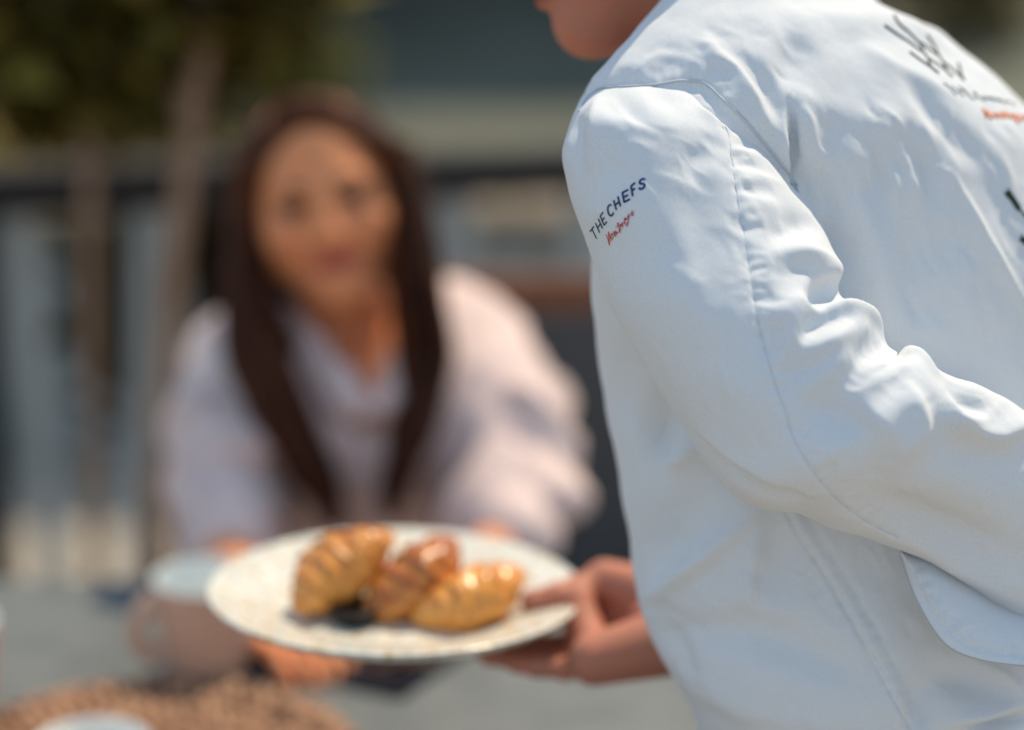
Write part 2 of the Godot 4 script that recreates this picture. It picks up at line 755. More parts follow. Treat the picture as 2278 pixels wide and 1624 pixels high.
func materials() -> void:
	var cloth := mat(0.712, 0.732, 0.752, 0.92)
	cloth.normal_enabled = true
	cloth.normal_texture = twill()
	cloth.normal_scale = 0.6
	cloth.uv1_triplanar = true
	cloth.uv1_world_triplanar = true
	cloth.uv1_scale = Vector3.ONE / 0.068
	cloth.albedo_texture = noise_tex(33, 0.06, [[0.25, 0.75], [[0.92, 0.92, 0.92], [1, 1, 1]]], false, 512, 0, 4)
	cloth.rim_enabled = true
	cloth.rim = 0.25
	M.cloth = cloth
	M.thread = mat(1, 1, 1, 0.6, {"vertex_color_use_as_albedo": true})
	M.stitch = mat(0.50, 0.55, 0.60, 0.8)
	M.skin = mat(1, 1, 1, 0.55, {"metallic_specular": 0.35, "vertex_color_use_as_albedo": true})
	M.hair = mat(1, 1, 1, 0.55, {"metallic_specular": 0.25, "vertex_color_use_as_albedo": true})
	M.grey_hair = mat(0.16, 0.14, 0.13, 0.5)
	M.blouse = surfaced(41, [0.3, 0.7], [[0.74, 0.55, 0.50], [0.82, 0.65, 0.60]], 0.02, 0.3, 0.9)
	M.trousers = mat(0.03, 0.032, 0.04, 0.9)
	M.jeans = mat(0.05, 0.07, 0.12, 0.9)
	M.eye = mat(0.24, 0.16, 0.115, 0.4)
	M.iris = mat(0.03, 0.014, 0.007, 0.1)
	M.brow = mat(0.06, 0.026, 0.014, 0.8)
	M.table = surfaced(51, [0.25, 0.75], [[0.108, 0.120, 0.120], [0.140, 0.152, 0.150]], 0.012, 0.7, 0.55)
	M.dark_metal = mat(0.010, 0.0095, 0.010, 0.7)
	M.bar = mat(0.40, 0.43, 0.42, 0.6)
	M.wood = surfaced(61, [0.3, 0.7], [[0.15, 0.055, 0.025], [0.24, 0.095, 0.045]], 0.02, 0.25, 0.55)
	M.cane = mat(0.07, 0.078, 0.085, 0.7)
	M.stone = surfaced(71, [0.25, 0.75], [[0.34, 0.295, 0.235], [0.45, 0.39, 0.32]], 0.02, 1.1, 0.9, 2.0)
	M.gravel = surfaced(73, [0.25, 0.75], [[0.12, 0.11, 0.075], [0.18, 0.17, 0.125]], 0.05, 0.8, 0.95, 4.0)
	M.wall = surfaced(75, [0.25, 0.75], [[0.20, 0.235, 0.235], [0.27, 0.30, 0.30]], 0.015, 1.4, 0.85)
	M.coping = surfaced(77, [0.25, 0.75], [[0.21, 0.165, 0.115], [0.27, 0.215, 0.155]], 0.02, 0.8, 0.9)
	M.yard = surfaced(79, [0.3, 0.7], [[0.10, 0.108, 0.075], [0.15, 0.157, 0.12]], 0.01, 3.0, 0.95)
	M.bark = surfaced(81, [0.3, 0.7], [[0.26, 0.145, 0.085], [0.42, 0.26, 0.16]], 0.04, 0.25, 0.9, 6.0)
	M.leaf = mat(1, 1, 1, 0.6, {"metallic_specular": 0.2, "vertex_color_use_as_albedo": true, "backlight_enabled": true, "backlight": Color(0.25, 0.28, 0.1)})
	M.house = surfaced(83, [0.3, 0.7], [[0.10, 0.108, 0.11], [0.13, 0.14, 0.14]], 0.01, 2.0, 0.85)
	M.clay = mat(0.66, 0.43, 0.31, 0.4)
	M.glaze = mat(0.78, 0.82, 0.80, 0.15)
	M.porcelain = mat(0.78, 0.76, 0.70, 0.12)
	M.pot = surfaced(85, [0.3, 0.7], [[0.16, 0.10, 0.07], [0.21, 0.13, 0.09]], 0.02, 0.5, 0.8)
	var pl := mat(1, 1, 1, 0.14)
	pl.albedo_texture = noise_tex(91, 0.032, [[0.0, 0.32, 0.38, 0.60, 0.66, 1.0], [[0.36, 0.43, 0.44], [0.54, 0.58, 0.55], [0.80, 0.77, 0.67], [0.82, 0.79, 0.70], [0.58, 0.46, 0.28], [0.40, 0.26, 0.12]]], false, 512, 0, 4)
	pl.uv1_triplanar = true
	pl.uv1_world_triplanar = true
	pl.uv1_scale = Vector3.ONE / 0.22
	M.plate = pl
	M.pastry = mat(1, 1, 1, 0.27, {"vertex_color_use_as_albedo": true})
	M.weave = mat(1, 1, 1, 0.8, {"vertex_color_use_as_albedo": true})
	M.chocolate = mat(0.006, 0.005, 0.006, 0.3)
	M.phone = mat(0.008, 0.008, 0.01, 0.25)
	M.screen = mat(0.004, 0.004, 0.006, 0.06)


func twill() -> ImageTexture:
	# the slanting ribs of heavy cotton, uneven as yarn is
	var img := Image.create(512, 512, false, Image.FORMAT_RGB8)
	var n := FastNoiseLite.new()
	n.seed = 7
	n.frequency = 0.03
	for y in 512:
		for x in 512:
			var a := absf(x - 256.0) / 256.0
			var v := n.get_noise_2d(x, y) * (1.0 - a) + n.get_noise_2d(512 - x, y) * a
			var h := 0.5 + 0.22 * sin(TAU * (x + y) * 46.0 / 512.0) * (0.75 + 0.5 * v) + 0.22 * v
			img.set_pixel(x, y, Color(h, h, h))
	img.bump_map_to_normal_map(3.0)
	return ImageTexture.create_from_image(img)


func slab(size: Vector3, bevel := 0.004) -> ArrayMesh:
	var g := Geo.new()
	g.box(Transform3D(), size, Color.WHITE, bevel)
	return g.mesh()


func sheet_mesh(x0: float, z0: float, x1: float, z1: float, y: float) -> ArrayMesh:
	var g := Geo.new()
	var a := g.v(Vector3(x0, y, z0), Vector3.UP)
	var b := g.v(Vector3(x1, y, z0), Vector3.UP)
	var c := g.v(Vector3(x1, y, z1), Vector3.UP)
	var d := g.v(Vector3(x0, y, z1), Vector3.UP)
	g.quad(a, b, c, d)
	return g.mesh()


func terrace() -> void:
	struct("yard_ground", sheet_mesh(-150, -300, 150, 60, -0.004), M.yard)
	struct("terrace_floor", sheet_mesh(-6, -5.4, 6, 4, 0.0), M.stone)
	struct("gravel_path", sheet_mesh(-9, -8.75, 9, -5.6, 0.002), M.gravel)
	var w := thing("planter_wall", Vector3(0, 0, -5.32), "low grey green garden wall running along the back of the terrace", "wall")
	var y := 0.51
	obj("wall_body", slab(Vector3(12, y, 0.36), 0.01), M.wall, w, Transform3D(Basis(), Vector3(0, y / 2, -5.32)))
	for k in 16:
		var x := -6.0 + 0.75 * (k + 0.5)
		obj("coping_stone", slab(Vector3(0.742, 0.05, 0.44), 0.008), M.coping, w, Transform3D(Basis(), Vector3(x, y + 0.025, -5.32)))


func along(org: Vector3, dir: Vector3, s: float, h: float) -> Vector3:
	return org + dir * s + Vector3.UP * (h - org.y)


func railing() -> void:
	var a := at(0, 352, 3.60)
	var b := at(1250, 310, 3.74)
	a.y = 0.94
	b.y = 0.94
	var dir := (b - a).normalized()
	var org := a - dir * 1.2
	var long_ := 4.6
	var turn := Basis(Vector3.UP, atan2(-dir.z, dir.x))
	var t := thing("railing", Vector3(org.x, 0, org.z), "dark terrace railing with leaning grey bars behind the woman", "railing")
	obj("top_rail", slab(Vector3(long_, 0.065, 0.07), 0.006), M.dark_metal, t, Transform3D(turn, along(org, dir, long_ / 2, 0.94)))
	obj("bottom_rail", slab(Vector3(long_, 0.03, 0.04), 0.004), M.dark_metal, t, Transform3D(turn, along(org, dir, long_ / 2, 0.10)))
	for k in 5:
		obj("post", slab(Vector3(0.05, 0.915, 0.05), 0.004), M.dark_metal, t, Transform3D(turn, along(org, dir, 0.03 + k * (long_ - 0.06) / 4, 0.4585)))
	var s := 0.10
	var k := 0
	while s < long_ - 0.15:
		var lean := 0.035 * (1 if k % 2 == 0 else -1)
		var p0 := along(org, dir, s, 0.116)
		var p1 := along(org, dir, s + lean, 0.906)
		var up := (p1 - p0).normalized()
		var nrm := dir.cross(up).normalized()
		obj("bar", slab(Vector3(0.034, p0.distance_to(p1), 0.012), 0.003), M.bar, t, Transform3D(Basis(up.cross(nrm), up, nrm), (p0 + p1) * 0.5))
		s += 0.105
		k += 1


func leaf_mesh() -> ArrayMesh:
	var g := Geo.new()
	var pts := [Vector3(0, 0, 0), Vector3(0.3, 0.06, 0.35), Vector3(0, 0.0, 0.45), Vector3(-0.3, 0.06, 0.35), Vector3(0, -0.1, 1.0)]
	for q in pts:
		g.v(q, Vector3(q.x * 0.6, 1, 0).normalized())
	g.tri(0, 1, 2); g.tri(0, 2, 3); g.tri(1, 4, 2); g.tri(2, 4, 3)
	return g.mesh()


func leaves(called: String, parent: Node3D, centres: Array, count: int, size: float, tones: Array) -> void:
	# leaf-sized faces spread through lumps of the crown
	var mm := MultiMesh.new()
	mm.transform_format = MultiMesh.TRANSFORM_3D
	mm.use_colors = true
	mm.mesh = leaf_mesh()
	mm.instance_count = count
	for i in count:
		var c = centres[rng.randi() % centres.size()]
		var v := Vector3(rng.randfn(), rng.randfn(), rng.randfn()).normalized() * pow(rng.randf(), 0.45)
		var b := Basis.from_euler(Vector3(rng.randf_range(-1, 1), rng.randf() * TAU, rng.randf_range(-1, 1))).scaled(Vector3.ONE * size * rng.randf_range(0.7, 1.3))
		mm.set_instance_transform(i, Transform3D(b, c[0] + v * c[1] - parent.position))
		var col: Color = tones[rng.randi() % tones.size()]
		mm.set_instance_color(i, col * rng.randf_range(0.75, 1.2))
	var o := MultiMeshInstance3D.new()
	o.multimesh = mm
	o.material_override = M.leaf
	o.name = called
	o.set_meta("kind", "stuff")
	parent.add_child(o, true)


func potted_tree(line: Array, radii: Array, label: String, centres: Array, count: int) -> void:
	var foot: Vector3 = line[0]
	var t := thing("small_tree", Vector3(foot.x, 0, foot.z), label, "tree", "slim trees in front of the railing")
	var g := Geo.new()
	var pts := curve(line, 4)
	var rr := []
	for i in pts.size():
		rr.append(lerpf(radii[0], radii[1], float(i) / (pts.size() - 1)))
	g.tube(pts, rr, 10)
	obj("trunk", g.mesh(), M.bark, t)
	for c in centres:
		var b := Geo.new()
		var q: Vector3 = pts[int(pts.size() * 0.7)]
		b.tube(curve([q, q.lerp(c[0], 0.5) + Vector3(0, 0.05, 0), c[0]], 3), [0.012, 0.010, 0.009, 0.008, 0.007, 0.006, 0.005], 6)
		obj("branch", b.mesh(), M.bark, t)
	var pot := Geo.new()
	pot.lathe([Vector2(0, 0), Vector2(0.13, 0), Vector2(0.17, 0.28), Vector2(0.18, 0.3), Vector2(0.165, 0.3), Vector2(0.155, 0.26), Vector2(0, 0.26)], 24, Transform3D(Basis(), Vector3(foot.x, 0, foot.z)))
	obj("plant_pot", pot.mesh(), M.pot, t)
	leaves("crown", t, centres, count, 0.075, [Color(0.08, 0.058, 0.012), Color(0.12, 0.09, 0.018), Color(0.05, 0.036, 0.010), Color(0.19, 0.15, 0.03)])


func shrub(label: String, foot: Vector3, centres: Array, count: int, size: float, tones: Array, category := "shrub") -> void:
	var t := thing("shrub", foot, label, category)
	for c in centres:
		var g := Geo.new()
		g.tube([foot, foot.lerp(c[0], 0.5) + Vector3(0.02, 0, 0), c[0]], [0.012, 0.009, 0.005], 6)
		obj("stem", g.mesh(), M.bark, t)
	leaves("foliage", t, centres, count, size, tones)


func trees_and_shrubs() -> void:
	var z := 3.36
	var f1 := at(212, 1290, z)
	f1.y = 0.26
	potted_tree([f1, at(212, 1180, z), at(206, 800, z), at(200, 450, z), at(205, 180, z), at(200, -60, z)], [0.012, 0.009], "slim tree with straight trunk at the far left before the railing",
		[[at(60, 20, 3.36), 0.13], [at(215, 60, 3.4), 0.15], [at(330, 110, 3.36), 0.10], [at(90, 150, 3.42), 0.09], [at(260, -150, 3.4), 0.22], [at(180, 190, 3.4), 0.07]], 1150)
	var z2 := 3.30
	var f2 := at(340, 1310, z2)
	f2.y = 0.26
	potted_tree([f2, at(345, 1150, z2), at(372, 800, z2), at(405, 460, z2), at(438, 160, z2), at(455, -80, z2)], [0.017, 0.013], "slim tree with leaning trunk beside the woman's shoulder",
		[[at(380, 60, 3.36), 0.11], [at(500, 30, 3.4), 0.09], [at(440, -160, 3.34), 0.2], [at(330, 190, 3.4), 0.07], [at(560, -90, 3.4), 0.13]], 1000)
	var dark := [Color(0.022, 0.016, 0.006), Color(0.035, 0.026, 0.008), Color(0.05, 0.038, 0.010)]
	var f := at(330, 900, 3.95)
	shrub("dark leafy bush seen between the two slim trunks", Vector3(f.x, 0, f.z), [[at(310, 560, 3.95), 0.10], [at(300, 700, 3.95), 0.11], [at(440, 640, 3.95), 0.13], [at(330, 820, 3.95), 0.10], [at(300, 640, 3.9), 0.08], [at(480, 480, 3.95), 0.09]], 1300, 0.06, dark)
	var y1 := Vector3(-0.82, 0, -8.95)
	shrub("yellow green bush on the lawn behind the woman's head", y1, [[y1 + Vector3(0.05, 0.2, 0), 0.24], [y1 + Vector3(-0.2, 0.35, 0.1), 0.24], [y1 + Vector3(-0.05, 0.6, 0), 0.2], [y1 + Vector3(-0.4, 0.25, 0), 0.22]], 1400, 0.09, [Color(0.16, 0.15, 0.03), Color(0.11, 0.12, 0.03), Color(0.2, 0.17, 0.04)])
	var o1 := on_level(90, 310, 0.0)
	shrub("orange flowering bush behind the railing at far left", o1, [[o1 + Vector3(-0.15, 0.12, 0), 0.14], [o1 + Vector3(0.2, 0.1, 0), 0.13], [o1 + Vector3(0.05, 0.18, 0), 0.12]], 700, 0.06, [Color(0.30, 0.17, 0.05), Color(0.24, 0.15, 0.05), Color(0.12, 0.1, 0.03)])
	for q in [[-1.45, -6.3, 0.34], [-1.0, -6.6, 0.30], [-0.55, -6.4, 0.26]]:
		var h1 := Vector3(q[0], 0, q[1])
		shrub(["low olive hedge bush behind the wall, farthest left of three", "low olive hedge bush behind the wall, middle of three", "low olive hedge bush behind the wall, rightmost of three"][int((q[0] + 1.5) / 0.45)], h1, [[h1 + Vector3(0, q[2] * 0.6, 0), 0.24], [h1 + Vector3(0.18, q[2], 0.05), 0.2], [h1 + Vector3(-0.18, q[2], 0), 0.2]], 800, 0.07, [Color(0.22, 0.16, 0.035), Color(0.30, 0.19, 0.05), Color(0.10, 0.08, 0.022)])
	var d1 := Vector3(-1.6, 0, -10.2)
	shrub("tall dark hedge plant shading the yard behind the slim trees", d1, [[d1 + Vector3(0, 0.4, 0), 0.45], [d1 + Vector3(0.5, 0.5, 0), 0.4], [d1 + Vector3(-0.6, 0.6, 0), 0.5], [d1 + Vector3(0.2, 1.1, 0), 0.5]], 2200, 0.11, dark)
	var r1 := on_level(2185, 100, 0.0)
	shrub("olive brown bush in the yard beyond the chef's shoulder", r1, [[r1 + Vector3(0, 0.2, 0), 0.30], [r1 + Vector3(-0.3, 0.35, 0), 0.3], [r1 + Vector3(-0.1, 0.5, 0.1), 0.25]], 1500, 0.09, [Color(0.24, 0.19, 0.08), Color(0.28, 0.2, 0.09), Color(0.17, 0.15, 0.06)])


func house() -> void:
	var t := thing("house", Vector3(-3.0, 0, -15.0), "grey house with a deep porch roof across the yard", "house")
	obj("wall", slab(Vector3(10, 3.4, 0.3), 0.01), M.house, t, Transform3D(Basis(), Vector3(-3.4, 1.7, -15.0)))
	obj("porch_roof", slab(Vector3(10.4, 0.18, 4.3), 0.01), M.dark_metal, t, Transform3D(Basis(), Vector3(-3.4, 2.6, -12.9)))
	for x in [-8.0, -5.2, -2.4, 1.4]:
		obj("porch_column", slab(Vector3(0.16, 2.51, 0.16), 0.01), M.house, t, Transform3D(Basis(), Vector3(x, 1.255, -10.95)))


func table_and_chairs() -> void:
	var t := thing("table", Vector3(-0.35, 0, -2.0), "grey rectangular garden table laid with a cup and a woven mat", "table")
	obj("tabletop", slab(Vector3(1.1, 0.03, 1.02), 0.004), M.table, t, Transform3D(Basis(), Vector3(-0.35, 0.735, -2.0)))
	for x in [-0.85, 0.15]:
		for z in [-2.44, -1.56]:
			obj("leg", slab(Vector3(0.05, 0.719, 0.05), 0.004), M.dark_metal, t, Transform3D(Basis(), Vector3(x, 0.3595, z)))
	# the chair whose top slat shows beside the woman
	var p := at(1240, 650, 3.28)
	var c := thing("garden_chair", Vector3(p.x, 0, p.z), "brown wooden garden chair with dark back panel beside the woman", "chair")
	var w := 0.42
	var hy := p.y
	for s in [-1, 1]:
		obj("back_post", slab(Vector3(0.035, hy + 0.02, 0.035), 0.004), M.wood, c, Transform3D(Basis(), Vector3(p.x + s * w / 2, (hy + 0.02) / 2, p.z)))
		obj("leg", slab(Vector3(0.035, 0.43, 0.035), 0.004), M.wood, c, Transform3D(Basis(), Vector3(p.x + s * w / 2, 0.215, p.z + 0.4)))
	obj("top_slat", slab(Vector3(w - 0.037, 0.05, 0.028), 0.006), M.wood, c, Transform3D(Basis(), Vector3(p.x, hy, p.z)))
	obj("back_panel", slab(Vector3(w - 0.037, hy - 0.50, 0.012), 0.004), M.cane, c, Transform3D(Basis(), Vector3(p.x, (hy - 0.03 + 0.47) / 2, p.z)))
	obj("seat", slab(Vector3(w + 0.04, 0.03, 0.44), 0.006), M.cane, c, Transform3D(Basis(), Vector3(p.x, 0.447, p.z + 0.24)))
	# the one she sits on
	var q := at(820, 1000, 3.06)
	var d := thing("garden_chair", Vector3(q.x, 0, q.z), "garden chair the woman sits on, hidden behind her back", "chair")
	for s in [-1, 1]:
		obj("back_post", slab(Vector3(0.035, 0.80, 0.035), 0.004), M.wood, d, Transform3D(Basis(), Vector3(q.x + s * 0.16, 0.40, q.z - 0.03)))
		obj("leg", slab(Vector3(0.035, 0.415, 0.035), 0.004), M.wood, d, Transform3D(Basis(), Vector3(q.x + s * 0.16, 0.2075, q.z + 0.4)))
	obj("top_slat", slab(Vector3(0.283, 0.06, 0.028), 0.006), M.wood, d, Transform3D(Basis(), Vector3(q.x, 0.76, q.z - 0.03)))
	obj("seat", slab(Vector3(0.42, 0.03, 0.42), 0.006), M.cane, d, Transform3D(Basis(), Vector3(q.x, 0.432, q.z + 0.21)))


func cup(label: String, foot: Vector3, s: float, turn: float) -> void:
	var t := thing("cup", foot, label, "cup")
	var xf := Transform3D(Basis(), foot)
	var g := Geo.new()
	g.lathe([Vector2(0, 0.001), Vector2(0.034, 0), Vector2(0.039, 0.006), Vector2(0.045, 0.035), Vector2(0.0485, 0.065), Vector2(0.050, 0.094)].map(func(v): return v * s), 48, xf)
	obj("bowl", g.mesh(), M.clay, t)
	var gi := Geo.new()
	gi.lathe([Vector2(0.050, 0.0935), Vector2(0.0496, 0.0958), Vector2(0.0478, 0.096), Vector2(0.0466, 0.093), Vector2(0.0445, 0.06), Vector2(0.038, 0.02), Vector2(0.02, 0.011), Vector2(0, 0.010)].map(func(v): return v * s), 48, xf)
	obj("glazed_inside", gi.mesh(), M.glaze, t)
	var h := Geo.new()
	var dir := Vector3(cos(turn), 0, sin(turn))
	var pts := []
	var rr := []
	for k in 13:
		var a := -1.25 + 2.5 * k / 12.0
		pts.append(foot + (dir * (0.044 + 0.031 * cos(a) - 0.006) + Vector3.UP * (0.050 + 0.030 * sin(a))) * s)
		rr.append((0.0105 - 0.002 * cos(a)) * s)
	h.tube(pts, rr, 10, Color.WHITE, 1.0, dir.cross(Vector3.UP))
	obj("handle", h.mesh(), M.clay, t)


func croissant(label: String, mid: Vector3, dir: Vector3, size: float, bend: float, tone: float) -> void:
	var t := thing("croissant", mid, label, "croissant", "croissants on the carried plate")
	dir = dir.normalized()
	var side := dir.cross(Vector3.UP).normalized()
	var up := side.cross(dir)
	var nu := 72
	var nv := 28
	var pts := PackedVector3Array()
	var cols := PackedColorArray()
	for i in nu:
		var s := -1.0 + 2.0 * i / (nu - 1)
		var c := mid + dir * s * size * 0.5 + side * bend * (s * s - 0.4)
		var lay := absf(s) * 2.9 + noise.get_noise_2d(s * 3.0, mid.x * 90.0) * 0.35
		var step_ := lay - floorf(lay)
		var r := size * 0.265 * pow(maxf(1.0 - pow(absf(s), 1.9), 0.004), 0.75) * 1.06 * (0.93 + 0.11 * step_)
		for j in nv:
			var a := TAU * j / nv
			var wob := noise.get_noise_3d(c.x * 40 + cos(a), c.y * 40 + sin(a), c.z * 40) * 0.16
			pts.append(c + (side * cos(a) * 1.0 + up * sin(a) * 0.86) * r * (1.0 + wob))
			var brown := clampf(0.08 + 0.42 * step_ * step_ + 0.34 * sin(a) + noise.get_noise_3d(c.x * 60 + cos(a) * 2, s * 6, sin(a) * 2) * 0.9 + tone, 0.0, 1.0)
			cols.append(Color(0.84, 0.36, 0.075).lerp(Color(0.36, 0.085, 0.012), brown))
	var g := Geo.new()
	g.grid(pts, nu, nv, true, cols)
	obj("crust", g.mesh(), M.pastry, t)


func tableware() -> void:
	var top := 0.75
	# woven mat: rows of short twisted strands
	var far := on_level(395, 1522, top)
	var r := 0.185
	var mid := far + Vector3(0, 0, r)
	var t := thing("placemat", Vector3(mid.x, top, mid.z), "round brown woven mat on the grey table", "placemat")
	var base := Geo.new()
	base.lathe([Vector2(0, 0.0005), Vector2(r - 0.004, 0.0005), Vector2(r - 0.002, 0.002), Vector2(r - 0.004, 0.0035), Vector2(0, 0.0035)], 64, Transform3D(Basis(), Vector3(mid.x, top, mid.z)), Color(0.16, 0.075, 0.04))
	obj("backing", base.mesh(), M.weave, t)
	var st := Geo.new()
	var ring := 0.012
	var n_ring := 0
	while ring < r:
		var m := int(TAU * ring / 0.0150)
		for k in m:
			var a := TAU * (k + 0.5 * (n_ring % 2)) / m
			var rad := Vector3(cos(a), 0, sin(a))
			var tan_ := Vector3(-sin(a), 0, cos(a))
			var c := Vector3(mid.x, top + 0.006 + rng.randf() * 0.0015, mid.z) + rad * (ring + rng.randf_range(-0.001, 0.001))
			var tw := 1.0 if n_ring % 2 == 0 else -1.0
			var d := (rad * 0.8 + tan_ * 0.6 * tw).normalized() * 0.0088
			var q := rng.randf()
			var col := Color(0.30, 0.145, 0.075).lerp(Color(0.50, 0.28, 0.16), q) if rng.randf() > 0.22 else Color(0.10, 0.04, 0.02)
			st.tube([c - d, c + Vector3(0, 0.0012, 0), c + d], [0.0036, 0.0052, 0.0036], 6, col)
		ring += 0.0125
		n_ring += 1
	var so := obj("woven_strands", st.mesh(), M.weave, t)
	so.set_meta("kind", "stuff")

	cup("brown clay cup with pale glazed inside standing beyond the woven mat", on_level(466, 1492, top), 1.0, PI - 0.35)
	var e := on_level(-118, 1600, top)
	cup("clay cup cut off by the left edge beside the mat", e, 1.0, PI)

	# small white bowl on the mat
	var wb := on_level(205, 1668, top + 0.05)
	wb.y = top + 0.009
	var b := thing("white_bowl", wb, "small white bowl standing on the woven mat", "bowl")
	var g := Geo.new()
	g.lathe([Vector2(0.0000, 0.0010), Vector2(0.0252, 0.0000), Vector2(0.0286, 0.0060), Vector2(0.0420, 0.0280), Vector2(0.0487, 0.0480), Vector2(0.0483, 0.0500), Vector2(0.0466, 0.0495), Vector2(0.0395, 0.0290), Vector2(0.0252, 0.0110), Vector2(0.0000, 0.0090)], 48, Transform3D(Basis(), wb))
	obj("bowl_shell", g.mesh(), M.porcelain, b)

	# phone under the woman's hand
	var ph := on_level(900, 1496, top)
	var pt := thing("phone", ph, "black mobile phone lying on the table by the woman's hand", "phone")
	var ptu := Basis(Vector3.UP, deg_to_rad(-28.0))
	obj("phone_body", slab(Vector3(0.082, 0.009, 0.15), 0.004), M.phone, pt, Transform3D(ptu, ph + Vector3(0, 0.0047, -0.02)))
	obj("phone_screen", slab(Vector3(0.074, 0.001, 0.142), 0.0003), M.screen, pt, Transform3D(ptu, ph + Vector3(0, 0.0098, -0.02)))

	# the carried plate
	var pc := at(880, 1318, 2.035)
	var tilt := Basis(Vector3.RIGHT, deg_to_rad(-1.4)) * Basis(Vector3(0, 0, 1), deg_to_rad(-1.0))
	var xf := Transform3D(tilt, pc)
	var plate := thing("plate", pc, "speckled cream plate of croissants held out in the chef's hand", "plate")
	var pg := Geo.new()
	pg.lathe([Vector2(0.0000, -0.0196), Vector2(0.0712, -0.0196), Vector2(0.0730, -0.0240), Vector2(0.0783, -0.0240), Vector2(0.0837, -0.0196), Vector2(0.1068, -0.0147), Vector2(0.1335, -0.0067), Vector2(0.1446, -0.0004), Vector2(0.1473, 0.0025), Vector2(0.1473, 0.0040), Vector2(0.1455, 0.0049), Vector2(0.1406, 0.0039), Vector2(0.1068, -0.0031), Vector2(0.0961, -0.0067), Vector2(0.0890, -0.0120), Vector2(0.0000, -0.0129)], 96, xf)
	obj("glazed_dish", pg.mesh(), M.plate, plate)
	var fl := pc + Vector3(0, -0.0129, 0)
	croissant("left croissant on the plate, leaning away with drizzled ridges", at(757, 1268, 2.025), Vector3(0.066, 0.036, -0.058), 0.107, 0.009, -0.15)
	croissant("darker middle croissant on the plate between the other two", at(922, 1290, 2.025), Vector3(0.060, 0.036, -0.056), 0.107, -0.009, 0.34)
	croissant("paler right croissant on the plate nearest the chef's thumb", at(1048, 1330, 2.007), Vector3(0.076, 0.022, -0.036), 0.102, -0.009, -0.3)
	# dark sauce pot between them
	var sp := at(788, 1352, 2.0)
	sp.y = fl.y + 0.002
	var sc := thing("sauce_pot", sp, "little black sauce pot between the croissants on the plate", "pot")
	var sg := Geo.new()
	sg.lathe([Vector2(0.0000, 0.0004), Vector2(0.0136, 0.0000), Vector2(0.0168, 0.0032), Vector2(0.0192, 0.0136), Vector2(0.0188, 0.0148), Vector2(0.0176, 0.0144), Vector2(0.0164, 0.0112), Vector2(0.0000, 0.0104)], 32, Transform3D(Basis(), sp))
	obj("pot_shell", sg.mesh(), M.chocolate, sc)


func skin_color(w: Vector3, tint: Array) -> Color:
	# tint: skin, then for a head its lips and how flushed the cheeks are
	var c: Color = tint[0]
	var nv := noise.get_noise_3dv(w * 45.0) * 0.16 + noise.get_noise_3dv(w * 160.0) * 0.10
	c = Color(c.r * (1.0 + nv * 0.7), c.g * (1.0 - nv * 0.4), c.b * (1.0 - nv * 0.5))
	if tint.size() == 1:
		return c
	var l := Vector2(w.x / 0.033, (w.y + 0.0735 - 11.0 * w.x * w.x) / 0.0115).length()
	if w.z > 0.07 and l < 1.0:
		c = c.lerp(tint[1], clampf((1.0 - l) * 3.0, 0.0, 1.0))
	var ck := Vector2((absf(w.x) - 0.042) / 0.022, (w.y + 0.04) / 0.022).length()
	if w.z > 0.03 and ck < 1.0:
		c = c.lerp(Color(c.r, c.g * 0.78, c.b * 0.75), (1.0 - ck) * tint[2])
	return c


